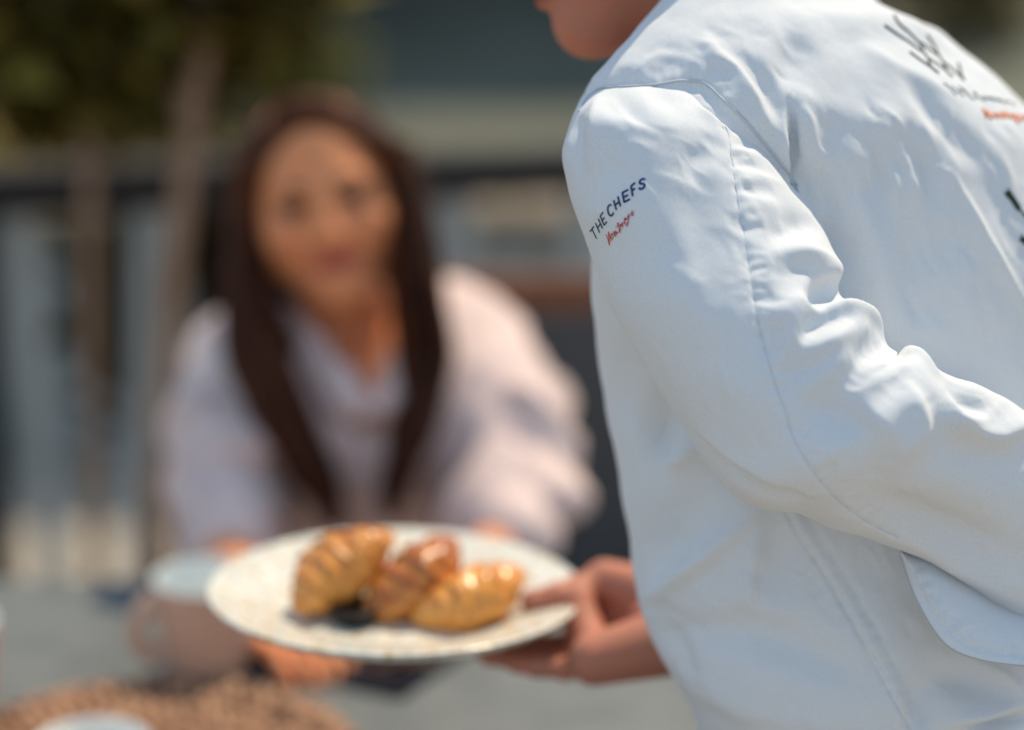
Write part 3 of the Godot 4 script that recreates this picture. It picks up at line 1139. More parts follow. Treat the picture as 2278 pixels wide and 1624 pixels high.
func woman() -> void:
	var seat := at(820, 1000, 2.920)
	var t := thing("person", Vector3(seat.x, 0, seat.z), "woman with long brown hair in a pale blouse leaning on the table", "person")
	# head
	var up := (view.basis * Vector3(-0.20, 0.96, 0.16)).normalized()
	var fwd := (view.basis * Vector3(0.10, -0.10, 1.0)).normalized()
	var right := up.cross(fwd).normalized()
	fwd = right.cross(up).normalized()
	var hx := Transform3D(Basis(right * 1.06, up * 0.87, fwd), at(714, 438, 2.780))
	var base := Color(0.82, 0.31, 0.135)
	var body := Geo.new()
	nets(body, head_shape(false), 0.0042, hx, [base, Color(0.45, 0.10, 0.085), 0.6])
	var skin1 := [base]
	# torso, arms, legs
	var neck := hx * Vector3(0, -0.19, -0.055)
	var chest := at(815, 930, 2.900)
	var belly := Vector3(seat.x, 0.70, seat.z - 0.02)
	var hip := Vector3(seat.x, 0.53, seat.z - 0.02)
	var shl := at(545, 830, 2.900)
	var shr := at(1040, 805, 2.900)
	var ell := at(480, 1190, 2.730)
	var elr := at(1170, 1170, 2.730)
	var wrl := on_level(560, 1350, 0.785)
	var wrr := on_level(1010, 1310, 0.785)
	var hal := on_level(640, 1418, 0.775)
	var prims := [cap(neck, chest, 0.055, 0.10, 0.05), cap(chest, belly, 0.105, 0.10, 0.06), cap(belly, hip, 0.10, 0.125, 0.05), cap(shl, shr, 0.05, 0.05, 0.05)]
	prims += limb([shl, ell, wrl], [0.045, 0.034, 0.024])
	prims += limb([shr, elr, wrr], [0.045, 0.034, 0.024])
	for s in [-1, 1]:
		var hj := hip + Vector3(0.085 * s, -0.01, 0)
		var kn := hip + Vector3(0.09 * s, -0.04, 0.42)
		var an := Vector3(hip.x + 0.09 * s, 0.08, hip.z + 0.40)
		prims += limb([hj, kn, an], [0.085, 0.055, 0.036])
		prims.append(cap(Vector3(an.x, 0.035, an.z - 0.03), Vector3(an.x + 0.02 * s, 0.03, an.z + 0.15), 0.034, 0.026))
	nets(body, prims, 0.013, Transform3D(), skin1)
	for side in 2:
		var w: Vector3 = wrl if side == 0 else wrr
		var to: Vector3 = (hal - wrl).normalized() if side == 0 else Vector3(-0.9, -0.08, 0.35).normalized()
		var ac := to.cross(Vector3.UP).normalized()
		var pal := w + to * 0.055
		var hp := [cap(w, pal, 0.023, 0.022, 0.015), cap(w + to * 0.02 + ac * 0.012, pal + ac * 0.025, 0.018, 0.015, 0.015), cap(w + to * 0.02 - ac * 0.012, pal - ac * 0.025, 0.018, 0.014, 0.015)]
		var lens_ := [0.062, 0.075, 0.080, 0.070]
		for k in 4:
			var o := ac * (0.031 - 0.0205 * k) * (1 if side == 0 else -1)
			var p0 := pal + o + to * 0.01
			var l: float = lens_[k]
			var drop := Vector3.DOWN * 0.012
			hp += finger([p0, p0 + to * l * 0.45 + Vector3.UP * 0.004, p0 + to * l * 0.75 + drop * 0.3, p0 + to * l * 0.97 + drop], 0.0088)
		var th := w + to * 0.03 - ac * 0.024 * (1 if side == 0 else -1)
		hp += finger([th, th + (to * 0.6 - ac * 0.7 * (1 if side == 0 else -1)) * 0.035, th + (to * 0.95 - ac * 0.6 * (1 if side == 0 else -1)) * 0.06], 0.0105)
		nets(body, hp, 0.004, Transform3D(), skin1)
	obj("body", body.mesh(), M.skin, t)
	for s in [-1, 1]:
		var e := Geo.new()
		e.lathe(_ball(0.0118), 20, hx * Transform3D(Basis(), Vector3(0.032 * s, -0.002, 0.0785)))
		var eo := obj("eye", e.mesh(), M.eye, t)
		var ir := Geo.new()
		ir.lathe(_ball(0.0068), 16, hx * Transform3D(Basis().scaled(Vector3(1, 1, 0.5)), Vector3(0.032 * s, -0.003, 0.0882)))
		obj("iris", ir.mesh(), M.iris, eo)
		var br := Geo.new()
		br.tube([hx * Vector3(0.014 * s, 0.02, 0.089), hx * Vector3(0.03 * s, 0.025, 0.085), hx * Vector3(0.047 * s, 0.019, 0.071)], [0.0034, 0.0040, 0.0022], 6)
		obj("eyebrow", br.mesh(), M.brow, t)
		var ls := Geo.new()
		ls.tube([hx * Vector3(0.018 * s, 0.003, 0.0885), hx * Vector3(0.032 * s, 0.0085, 0.0895), hx * Vector3(0.046 * s, 0.002, 0.081)], [0.0022, 0.0036, 0.0022], 6)
		obj("eyelashes", ls.mesh(), M.brow, t)

	# hair: a cap and two long falls
	var hair := Geo.new()
	var hp2 := [egg(Vector3(0, 0.036, -0.03), Vector3(0.082, 0.090, 0.104), 0.02), egg(Vector3(0, -0.05, -0.06), Vector3(0.085, 0.12, 0.07), 0.03)]
	for s in [-1, 1]:
		hp2 += [cap(Vector3(0.012 * s, 0.108, 0.040), Vector3(0.070 * s, 0.05, 0.044), 0.021, 0.014, 0.02), cap(Vector3(0.070 * s, 0.05, 0.044), Vector3(0.080 * s, -0.06, 0.024), 0.014, 0.018, 0.02)]
	hp2.append(egg(Vector3(0, 0.0, 0.11), Vector3(0.077, 0.088, 0.078), 0.012, true))
	nets(hair, hp2, 0.006, hx)
	for k in hair.p.size():
		var q := hair.p[k]
		var streak := noise.get_noise_3d(q.x * 120, q.y * 8, q.z * 120) * 0.5 + 0.5
		hair.c[k] = Color(0.036, 0.012, 0.006).lerp(Color(0.12, 0.042, 0.018), clampf(streak, 0.0, 1.0))
	var falls := [
		[[560, 330, 2.780], [548, 480, 2.760], [552, 640, 2.740], [585, 800, 2.720], [645, 950, 2.700], [710, 1070, 2.690], [745, 1165, 2.680]],
		[[885, 330, 2.780], [912, 480, 2.750], [925, 640, 2.730], [945, 790, 2.740], [925, 930, 2.720], [890, 1060, 2.700], [868, 1140, 2.690]]]
	var wide := [[26, 30, 44, 70, 64, 44, 12], [22, 30, 46, 50, 44, 28, 9]]
	for f in 2:
		for k in 70:
			var line := []
			var o := rng.randf_range(-1, 1)
			var dz := rng.randf_range(-0.03, 0.03)
			for i in 7:
				var q: Array = falls[f][i]
				line.append(at(q[0] + o * wide[f][i] + rng.randf_range(-11, 11), q[1] + rng.randf_range(-12, 12), q[2] + dz + 0.03 * o * o))
			var pts := curve(line, 3)
			var rr := []
			for i in pts.size():
				rr.append(lerpf(0.0072, 0.0016, pow(float(i) / (pts.size() - 1), 2.0)))
			hair.tube(pts, rr, 6, Color(0.028, 0.009, 0.004).lerp(Color(0.11, 0.036, 0.014), pow(rng.randf(), 1.6)))
	obj("hair", hair.mesh(), M.hair, t)

	# blouse with puffed sleeves
	var bl := Geo.new()
	var bp := [cap(at(690, 800, 2.89), at(940, 800, 2.89), 0.07, 0.07, 0.05), cap(chest, belly, 0.135, 0.125, 0.06), cap(belly, hip, 0.125, 0.14, 0.05), cap(at(620, 960, 2.87), at(1010, 960, 2.87), 0.11, 0.11, 0.08)]
	bp += limb([at(595, 815, 2.89), at(535, 950, 2.85), at(515, 1090, 2.79), at(510, 1175, 2.74), at(530, 1215, 2.68)], [0.075, 0.075, 0.066, 0.06, 0.048], 0.03)
	bp += limb([at(1010, 790, 2.89), at(1095, 930, 2.85), at(1115, 1060, 2.79), at(1100, 1150, 2.74), at(1150, 1195, 2.68)], [0.075, 0.078, 0.07, 0.06, 0.048], 0.03)
	# turned folds and frilled yoke
	for q in [[430, 905, 540, 960, 2.84, 0.020], [430, 1010, 590, 990, 2.81, 0.022], [420, 1115, 560, 1150, 2.77, 0.022], [1180, 880, 1260, 1000, 2.84, 0.02], [1150, 1060, 1270, 1110, 2.80, 0.02], [700, 720, 790, 880, 2.86, 0.014], [930, 720, 840, 880, 2.86, 0.014]]:
		bp.append(cap(at(q[0], q[1], q[4] - 0.08), at(q[2], q[3], q[4] - 0.08), q[5], q[5] * 0.8, 0.03))
	bp.append(cap(at(772, 690, 2.775), at(822, 930, 2.725), 0.078, 0.034, 0.02, true))
	for q in [[660, 710, 785, 905], [930, 710, 858, 905]]:
		bp.append(cap(at(q[0], q[1], 2.80), at(q[2], q[3], 2.735), 0.016, 0.012, 0.008))
	nets(bl, bp, 0.009)
	for k in bl.p.size():
		var q := bl.p[k]
		bl.p[k] = q + bl.n[k] * (noise.get_noise_3d(q.x * 9, q.y * 5, q.z * 9) * 0.020 + noise.get_noise_3d(q.x * 24, q.y * 10, q.z * 24) * 0.012)
	obj("blouse", bl.mesh(), M.blouse, t)
	var je := Geo.new()
	var jp := [cap(belly, hip, 0.115, 0.135, 0.05)]
	for s in [-1, 1]:
		var hj := hip + Vector3(0.085 * s, -0.01, 0)
		jp += limb([hj, hip + Vector3(0.09 * s, -0.04, 0.42), Vector3(hip.x + 0.09 * s, 0.12, hip.z + 0.40)], [0.098, 0.07, 0.055])
	nets(je, jp, 0.014)
	obj("trousers", je.mesh(), M.jeans, t)


func _ball(r: float) -> Array:
	var a := []
	for k in 13:
		var w := -PI / 2 + PI * k / 12.0
		a.append(Vector2(cos(w) * r, sin(w) * r))
	return a


# ------------------------------------------------------------------ the chef
func rails(rows: Array, nu: int, front: int, rear: int, expo := 1.0) -> Sheet:
	# rows: left x, y, depth; right x, y, depth; how far the cloth stands out in front; and behind
	var s := Sheet.new()
	s.host = self
	s.closed = true
	var per := int(ceil(float(nu) / (rows.size() - 1)))
	var cols := []
	for k in 8:
		var c := []
		for r in rows:
			c.append(float(r[k]))
		cols.append(curve(c, per))
	s.nu = cols[0].size()
	s.nv = front + rear
	var toward := view.basis.z
	for i in s.nu:
		var l := at(cols[0][i], cols[1][i], cols[2][i])
		var r := at(cols[3][i], cols[4][i], cols[5][i])
		var c := (l + r) * 0.5
		var w := (r - l) * 0.5
		for j in s.nv:
			var a := PI * j / front if j < front else PI + PI * (j - front) / rear
			var ca := cos(a)
			var sa := sin(a)
			s.p.append(c + w * ca + toward * signf(sa) * pow(absf(sa), expo) * (cols[6][i] if sa > 0.0 else cols[7][i]))
	s.ready()
	return s


func soften(s: Sheet, a1: float, s1: float, a2: float, s2: float, fine := 0.00018) -> void:
	for k in s.p.size():
		var q := s.p[k]
		s.d[k] += noise.get_noise_3dv(q / s1) * a1 + noise.get_noise_3dv(q / s2 + Vector3(7, 3, 1)) * a2 + noise.get_noise_3dv(q / 0.010 + Vector3(2, 9, 4)) * fine


func puckers(s: Sheet, line: Array, side: float, reach: float, amp: float, gap: float) -> void:
	# the little ripples that a seam draws in the cloth beside it
	var i := 0.0
	while i < line.size() - 1.2:
		var k := int(i)
		var q: Vector2 = line[k].lerp(line[k + 1], i - k)
		var t: Vector2 = (line[k + 1] - line[k]).normalized()
		var nrm := Vector2(-t.y, t.x) * side
		var b := q + nrm * reach * rng.randf_range(0.7, 1.2) + t * rng.randf_range(-4, 10)
		s.stroke([q + nrm * 3.0, q.lerp(b, 0.5), b], 0.0028 * rng.randf_range(0.8, 1.3), amp * rng.randf_range(0.4, 1.2), 0.0, false)
		i += gap / maxf(line[k].distance_to(line[k + 1]), 1.0) * rng.randf_range(0.7, 1.4)


func crinkle(s: Sheet, count: int, x0: float, y0: float, x1: float, y1: float, slope: float, spread: float, amp: float) -> void:
	# small pressed-in creases, scattered
	for k in count:
		var q := Vector2(rng.randf_range(x0, x1), rng.randf_range(y0, y1))
		var a := slope + rng.randf_range(-spread, spread)
		var l := rng.randf_range(30, 110)
		var d := Vector2(cos(a), sin(a)) * l
		var bow := Vector2(-d.y, d.x) * rng.randf_range(-0.18, 0.18)
		s.stroke(curve([q - d * 0.5, q + bow, q + d * 0.5], 5), rng.randf_range(0.0022, 0.006), amp * rng.randf_range(0.3, 1.0) * (1.0 if rng.randf() > 0.45 else -1.0), rng.randf_range(-0.4, 0.4))


const Z1 := [1139.0, 0.0, 0.5]
const Z2 := [1139.0, 811.5, 0.5]
const ZS := [1227.9, 89.0, 0.2578]
const ZE := [1690.6, 578.4, 0.2578]
const ZL := [1690.6, 1205.7, 0.2578]
const ZT := [1245.7, 355.9, 0.13149]
const ZB := [1922.0, 0.0, 0.15624]


func chef() -> void:
	var hipc := at(2130, 1560, 1.960)
	var t := thing("person", Vector3(hipc.x, 0, hipc.z), "chef in a white jacket bending forward with one arm behind the back", "person")

	# jacket body
	var rows := [
		[1585, -150, 1.7978, 1800, -175, 1.8601, 0.049, 0.0534],
		[1560, -95, 1.7889, 1850, -120, 1.849, 0.0454, 0.0623],
		[1475, 0, 1.7622, 1962, 4, 1.8557, 0.0508, 0.0801],
		[1398, 78, 1.7444, 2074, 56, 1.8624, 0.065, 0.089],
		[1340, 140, 1.7355, 2150, 126, 1.8802, 0.081, 0.1068],
		[1296, 208, 1.7355, 2252, 212, 1.8891, 0.0953, 0.1157],
		[1285, 300, 1.7355, 2364, 320, 1.898, 0.1068, 0.1246],
		[1300, 430, 1.7607, 2432, 455, 1.9025, 0.1166, 0.1335],
		[1313, 570, 1.7903, 2490, 620, 1.9069, 0.1255, 0.1335],
		[1330, 720, 1.8155, 2510, 800, 1.9069, 0.1291, 0.1335],
		[1345, 850, 1.8361, 2520, 930, 1.9069, 0.1291, 0.1335],
		[1365, 980, 1.8406, 2530, 1060, 1.9069, 0.1291, 0.1335],
		[1385, 1080, 1.8406, 2540, 1160, 1.9069, 0.1291, 0.1335],
		[1401, 1180, 1.8406, 2550, 1260, 1.9069, 0.1309, 0.1335],
		[1411, 1260, 1.8406, 2560, 1340, 1.9069, 0.1326, 0.1335],
		[1426, 1335, 1.8406, 2570, 1400, 1.9069, 0.1344, 0.1335],
		[1450, 1402, 1.8406, 2580, 1470, 1.9069, 0.1362, 0.1335],
		[1482, 1472, 1.8406, 2590, 1540, 1.9069, 0.138, 0.1335],
		[1530, 1555, 1.845, 2600, 1600, 1.9069, 0.1362, 0.1335],
		[1562, 1630, 1.845, 2610, 1660, 1.9069, 0.1344, 0.1335],
		[1590, 1720, 1.845, 2620, 1740, 1.9069, 0.1326, 0.1335],
		[1600, 1900, 1.845, 2630, 1920, 1.9069, 0.1326, 0.1335],
	]
	var torso := rails(rows, 250, 300, 70)
	soften(torso, 0.005, 0.13, 0.0007, 0.04)
	torso.apply()
	# large folds of the back
	torso.stroke(pix(Z1, [1650, -40, 1760, 30, 1900, 110, 1990, 200]), 0.010, -0.008)
	torso.stroke(pix(Z1, [1750, 340, 1830, 430, 1900, 520, 2010, 640, 2110, 740]), 0.011, -0.008)
	torso.stroke(pix(Z1, [1560, 200, 1700, 300, 1860, 380, 2010, 470]), 0.013, 0.005)
	torso.stroke(pix(Z1, [1290, 200, 1260, 270, 1240, 350]), 0.012, -0.006)
	torso.stroke(pix(Z1, [860, 190, 980, 290, 1090, 440, 1165, 590]), 0.008, 0.006, 0.4)
	torso.stroke(pix(Z1, [1010, 250, 1110, 360, 1190, 500, 1220, 600]), 0.008, -0.006)
	torso.stroke(pix(Z1, [1262, 440, 1285, 560, 1300, 680, 1310, 780]), 0.008, 0.003, 0.3)
	torso.stroke(pix(Z1, [1380, 900, 1370, 740, 1410, 610, 1480, 560, 1580, 600]), 0.012, -0.005)
	torso.stroke(pix(Z1, [1480, 700, 1470, 830, 1500, 980]), 0.018, 0.002)
	torso.stroke(pix(Z1, [1600, 600, 1650, 720, 1660, 850, 1670, 980]), 0.010, -0.010)
	torso.stroke(pix(Z1, [1690, 560, 1720, 680, 1760, 860]), 0.007, -0.0035)
	torso.stroke(pix(Z1, [1770, 560, 1840, 720, 1900, 900]), 0.009, -0.009)
	torso.stroke(pix(Z1, [1660, 640, 1690, 760, 1720, 900]), 0.007, 0.008)
	torso.stroke(pix(Z1, [1370, 850, 1400, 1000, 1450, 1150, 1460, 1330]), 0.018, -0.012)
	torso.stroke(pix(Z1, [1560, 900, 1600, 1100, 1640, 1350, 1700, 1600]), 0.020, 0.008)
	torso.stroke(pix(Z1, [1740, 900, 1800, 1050, 1850, 1250, 1950, 1500]), 0.022, -0.007)
	torso.stroke(pix(Z1, [1920, 720, 2030, 900, 2140, 1100, 2240, 1280, 2320, 1420]), 0.0055, 0.006, 0.5)
	torso.stroke(pix(Z1, [2080, 760, 2200, 980, 2330, 1200]), 0.016, -0.004)
	torso.stroke(pix(Z1, [420, 250, 560, 220, 700, 250]), 0.014, -0.003)
	torso.stroke(pix(Z1, [560, 300, 650, 240, 760, 260]), 0.006, 0.0015)
	torso.stroke(pix(Z1, [640, 330, 720, 280, 830, 310]), 0.006, -0.0015)
	# front panel below the sleeve
	torso.stroke(pix(Z2, [740, 150, 670, 240, 640, 330, 670, 420]), 0.014, -0.0150)
	torso.stroke(pix(Z2, [670, 440, 750, 420, 850, 330]), 0.008, 0.0090)
	torso.stroke(pix(Z2, [590, 1050, 750, 945, 920, 820, 1110, 655]), 0.012, 0.0135, -0.5)
	torso.stroke(pix(Z2, [600, 930, 700, 800, 850, 650]), 0.022, -0.0120)
	torso.stroke(pix(Z2, [1130, 690, 1090, 830, 1060, 1010, 1050, 1100]), 0.009, 0.0060, 0.4)
	torso.stroke(pix(Z2, [1190, 760, 1170, 900, 1150, 1000]), 0.012, -0.0045)
	torso.stroke(pix(Z2, [640, 1110, 780, 1180, 1000, 1180, 1250, 1240, 1450, 1340, 1650, 1490]), 0.014, -0.0090)
	torso.stroke(pix(Z2, [700, 1200, 760, 1290, 820, 1400]), 0.010, -0.0060)
	torso.stroke(pix(Z2, [760, 1380, 950, 1480, 1200, 1560, 1600, 1600]), 0.025, 0.0105)
	torso.stroke(pix(Z2, [1700, 1480, 1715, 1560, 1700, 1640]), 0.006, 0.0045)
	torso.stroke(pix(ZL, [1420, 1170, 1700, 1200, 2000, 1220, 2278, 1260]), 0.012, -0.0090)
	torso.stroke(pix(ZL, [1380, 1250, 1360, 1400, 1400, 1560]), 0.010, -0.0075)
	torso.stroke(pix(ZL, [1880, 1080, 2080, 1160, 2300, 1310]), 0.010, 0.0120)
	torso.stroke(pix(ZL, [1500, 1560, 1800, 1520, 2100, 1480, 2300, 1440]), 0.009, 0.0090)
	torso.stroke(pix(ZL, [1700, 1640, 1950, 1590, 2150, 1530, 2300, 1480]), 0.004, -0.0150)
	torso.relax(1)
	crinkle(torso, 40, 1380, 60, 1760, 220, 0.5, 0.7, 0.0009)
	crinkle(torso, 60, 1780, 220, 2260, 600, 1.2, 0.4, 0.0019)
	crinkle(torso, 44, 1860, 480, 2270, 850, 1.1, 0.35, 0.0017)
	crinkle(torso, 40, 1430, 1150, 1760, 1600, 0.3, 0.7, 0.0010)
	crinkle(torso, 30, 1800, 1180, 2200, 1600, 1.0, 0.5, 0.0010)
	torso.apply()
	torso.stroke(pix(Z1, [1234, 455, 1240, 560, 1256, 690, 1270, 850]), 0.0032, -0.010, -0.6)
	torso.stroke(pix(Z1, [1248, 450, 1256, 540, 1270, 660, 1284, 800, 1300, 920]), 0.0075, -0.010, -0.3)
	torso.stroke(pix(Z1, [1300, 470, 1322, 600, 1345, 760]), 0.010, 0.006)
	torso.stroke(pix(Z1, [1225, 500, 1232, 600, 1246, 700, 1258, 800]), 0.006, 0.004)
	# side seam with its puckered allowance
	var seam := pix(Z2, [1225, 650, 1290, 770, 1370, 890, 1450, 1020, 1530, 1160, 1610, 1310, 1690, 1460, 1790, 1640], 9.0)
	torso.stroke(seam, 0.0017, -0.0016, 0.0, false)
	torso.stroke(pix(Z2, [1245, 645, 1310, 765, 1392, 885, 1472, 1015, 1552, 1155, 1632, 1305, 1712, 1455, 1812, 1635], 12.0), 0.004, 0.0012, 0.0, false)
	torso.stroke(pix(Z2, [1300, 650, 1370, 765, 1450, 885, 1530, 1015, 1610, 1155, 1690, 1305, 1770, 1455, 1870, 1635], 12.0), 0.0022, -0.0007, 0.0, false)
	puckers(torso, seam, -1.0, 30.0, -0.0011, 26.0)
	puckers(torso, seam, 1.0, 36.0, -0.0009, 42.0)
	# yoke seam above the sleeve head
	var arm := pix(ZS, [235, 620, 300, 510, 370, 450, 450, 410, 650, 405, 900, 385, 1100, 352, 1200, 355, 1320, 375, 1480, 520, 1650, 680, 1800, 850, 1950, 1030, 2100, 1230, 2135, 1310], 8.0)
	puckers(torso, arm, -1.0, 26.0, -0.0010, 24.0)
	torso.stroke(pix(ZS, [330, 560, 380, 490, 470, 455, 650, 448, 900, 428, 1120, 396, 1310, 420, 1450, 560, 1620, 720, 1760, 880, 1910, 1060, 2060, 1260], 12.0), 0.006, -0.003, 0.0, false)
	torso.apply()
	var jacket := obj("jacket", torso.mesh(), M.cloth, t)

	# left sleeve
	var srows := [
		[1380, 165, 1.8067, 1500, 155, 1.8067, 0.0534, 0.0445],
		[1330, 190, 1.79, 1540, 176, 1.79, 0.05, 0.06],
		[1298, 212, 1.742, 1572, 192, 1.752, 0.052, 0.06],
		[1268, 265, 1.7133, 1622, 283, 1.731, 0.0694, 0.0668],
		[1250, 338, 1.7044, 1690, 335, 1.7222, 0.0703, 0.0712],
		[1261, 410, 1.6999, 1748, 402, 1.7177, 0.0712, 0.0757],
		[1285, 490, 1.691, 1815, 488, 1.7133, 0.073, 0.0801],
		[1314, 570, 1.6865, 1850, 555, 1.7044, 0.0739, 0.0801],
		[1334, 625, 1.6821, 1869, 600, 1.6999, 0.0748, 0.0801],
		[1368, 695, 1.6777, 1866, 655, 1.691, 0.0748, 0.0801],
		[1425, 795, 1.6732, 1930, 705, 1.6865, 0.0757, 0.0801],
		[1480, 885, 1.6687, 1966, 772, 1.6821, 0.0765, 0.0801],
		[1525, 960, 1.6687, 1990, 800, 1.6777, 0.0765, 0.0801],
		[1580, 1042, 1.6687, 2035, 790, 1.6777, 0.0765, 0.0801],
		[1638, 1108, 1.6687, 2085, 822, 1.6777, 0.0765, 0.0801],
		[1700, 1136, 1.6732, 2120, 838, 1.6821, 0.0748, 0.0801],
		[1775, 1146, 1.6777, 2165, 851, 1.691, 0.0712, 0.0757],
		[1850, 1180, 1.6865, 2205, 870, 1.6999, 0.0676, 0.0712],
		[1925, 1199, 1.6955, 2245, 895, 1.7133, 0.065, 0.0694],
		[2000, 1224, 1.7088, 2290, 930, 1.7266, 0.0623, 0.0668],
		[2070, 1260, 1.7222, 2345, 970, 1.74, 0.0605, 0.0623],
		[2140, 1312, 1.7355, 2400, 1010, 1.7533, 0.0587, 0.0623],
		[2220, 1380, 1.7533, 2470, 1060, 1.7711, 0.057, 0.0587],
		[2300, 1420, 1.7711, 2540, 1110, 1.7889, 0.0552, 0.057],
	]
	var slv := rails(srows, 260, 190, 60, 0.9)
	soften(slv, 0.003, 0.12, 0.0002, 0.04, 0.00010)
	slv.apply()
	# sleeve head: gathers and dents below the yoke seam
	slv.stroke(pix(ZS, [470, 430, 600, 560, 760, 700, 900, 770]), 0.009, -0.006)
	slv.stroke(pix(ZS, [480, 470, 620, 640, 800, 760, 960, 860]), 0.006, 0.003)
	slv.stroke(pix(ZS, [1290, 480, 1350, 540, 1400, 640, 1450, 690]), 0.008, -0.007)
	slv.stroke(pix(ZS, [1250, 540, 1300, 640, 1420, 730, 1530, 790]), 0.008, 0.005)
	slv.stroke(pix(ZS, [1420, 880, 1310, 950, 1240, 1030, 1210, 1120]), 0.009, -0.006)
	slv.stroke(pix(ZS, [950, 440, 960, 500, 1000, 560]), 0.008, -0.003)
	slv.stroke(pix(ZS, [380, 480, 350, 700, 340, 900]), 0.006, 0.003)
	slv.stroke(pix(ZS, [280, 640, 215, 720, 205, 900, 225, 1050, 270, 1250]), 0.008, -0.005)
	slv.stroke(pix(ZS, [1540, 560, 1560, 660, 1640, 760]), 0.006, -0.006)
	slv.stroke(pix(ZS, [1560, 860, 1660, 880, 1730, 890]), 0.005, -0.003)
	slv.stroke(pix(ZS, [1600, 1030, 1720, 1080, 1860, 1120]), 0.007, -0.004)
	slv.stroke(pix(ZS, [1620, 1190, 1780, 1200, 1900, 1220]), 0.007, 0.003)
	slv.stroke(pix(ZS, [1640, 1280, 1790, 1290, 1900, 1280]), 0.006, -0.003)
	slv.stroke(pix(ZS, [1640, 1420, 1800, 1400, 1950, 1420]), 0.007, 0.003)
	slv.stroke(pix(ZS, [2278, 1570, 2150, 1560, 2030, 1610]), 0.009, -0.005)
	slv.stroke(pix(ZS, [1200, 1180, 1170, 1350, 1180, 1600]), 0.018, -0.004)
	slv.stroke(pix(Z1, [700, 750, 740, 1000, 800, 1250, 860, 1500]), 0.022, 0.004)
	slv.stroke(pix(Z1, [830, 900, 840, 1100, 900, 1350]), 0.018, -0.004)
	slv.stroke(pix(Z1, [1320, 1000, 1220, 1030, 1120, 1060]), 0.009, -0.005)
	slv.stroke(pix(Z1, [1420, 1160, 1300, 1120, 1180, 1130]), 0.010, 0.006)
	slv.stroke(pix(Z1, [1430, 1225, 1300, 1200, 1180, 1220]), 0.007, -0.004)
	# elbow: the bunched folds
	slv.stroke(pix(ZE, [0, 520, 100, 520, 250, 420, 450, 250, 640, 80, 700, 60]), 0.010, 0.007)
	slv.stroke(pix(ZE, [690, 330, 600, 260, 510, 280, 460, 340, 470, 380]), 0.009, -0.014)
	slv.stroke(pix(ZE, [450, 380, 520, 455, 680, 425, 880, 470, 1010, 570, 1060, 700]), 0.008, 0.010)
	slv.stroke(pix(ZE, [760, 520, 620, 520, 500, 570, 400, 660, 330, 780]), 0.009, -0.013)
	slv.stroke(pix(ZE, [200, 930, 230, 780, 290, 640, 360, 510, 430, 400]), 0.008, 0.007)
	slv.stroke(pix(ZE, [310, 850, 420, 800, 560, 690, 720, 610, 900, 570]), 0.010, 0.012)
	slv.stroke(pix(ZE, [560, 860, 430, 890, 320, 950, 270, 1050]), 0.010, -0.010)
	slv.stroke(pix(ZE, [40, 580, 130, 650, 170, 770, 150, 900]), 0.011, -0.006)
	slv.stroke(pix(ZE, [380, 1140, 520, 1000, 680, 900, 780, 830]), 0.014, 0.007)
	slv.stroke(pix(ZE, [1050, 740, 950, 800, 870, 890, 810, 1020, 790, 1100]), 0.010, -0.009)
	slv.stroke(pix(ZE, [830, 1060, 900, 960, 1000, 920, 1090, 980]), 0.014, 0.008)
	slv.stroke(pix(ZE, [1245, 970, 1160, 1060, 1060, 1150]), 0.010, -0.006)
	slv.stroke(pix(ZE, [1070, 900, 1140, 820, 1280, 800, 1420, 880, 1540, 990]), 0.008, 0.007)
	slv.stroke(pix(ZE, [1240, 990, 1330, 1180, 1390, 1400, 1330, 1540, 1230, 1660, 1150, 1760]), 0.010, 0.009)
	slv.stroke(pix(ZE, [790, 1090, 940, 1280, 1080, 1440, 1180, 1600]), 0.011, 0.007)
	slv.stroke(pix(ZE, [640, 1200, 800, 1340, 920, 1500]), 0.020, -0.011)
	slv.stroke(pix(ZE, [300, 1260, 480, 1290, 640, 1270]), 0.018, -0.006)
	slv.stroke(pix(ZE, [1620, 1090, 1780, 1210, 1960, 1290, 2080, 1240]), 0.013, -0.010)
	slv.stroke(pix(ZE, [1560, 1000, 1660, 1180, 1720, 1340, 1860, 1370, 1990, 1350, 2110, 1200]), 0.007, 0.006)
	slv.stroke(pix(ZE, [1560, 1300, 1760, 1430, 2050, 1530, 2200, 1470, 2400, 1400]), 0.012, 0.010)
	slv.stroke(pix(ZE, [1450, 1130, 1560, 1330, 1600, 1500]), 0.012, -0.006)
	slv.stroke(pix(ZE, [1500, 1640, 1800, 1620, 2100, 1660, 2350, 1640]), 0.016, -0.008)
	# forearm and the hollow under the elbow
	slv.stroke(pix(Z2, [1560, 570, 1720, 650, 1900, 730, 2100, 810, 2330, 910]), 0.017, -0.013)
	slv.stroke(pix(Z2, [1620, 740, 1800, 800, 2000, 900, 2200, 1010, 2330, 1090]), 0.012, 0.007)
	slv.stroke(pix(Z2, [860, 340, 960, 430, 1060, 500, 1160, 565, 1265, 590, 1300, 640]), 0.007, -0.010, 0.6)
	slv.stroke(pix(Z2, [830, 300, 960, 390, 1090, 480, 1240, 540]), 0.012, 0.005)
	slv.relax(4)
	crinkle(slv, 34, 1640, 300, 1840, 680, 0.25, 0.5, 0.0009)
	crinkle(slv, 34, 1320, 220, 1620, 480, 0.9, 0.7, 0.0009)
	crinkle(slv, 30, 1450, 500, 1720, 1000, 1.05, 0.4, 0.0009)
	crinkle(slv, 14, 1740, 700, 2060, 1050, 2.6, 0.7, 0.0010)
	crinkle(slv, 30, 1850, 1050, 2270, 1300, 0.45, 0.35, 0.0012)
	slv.apply()
	# long sleeve seam, its stitching and puckers
	var ls := pix(ZS, [1505, 540, 1475, 640, 1480, 720, 1520, 800, 1555, 1000, 1580, 1200, 1610, 1400, 1640, 1620], 9.0)
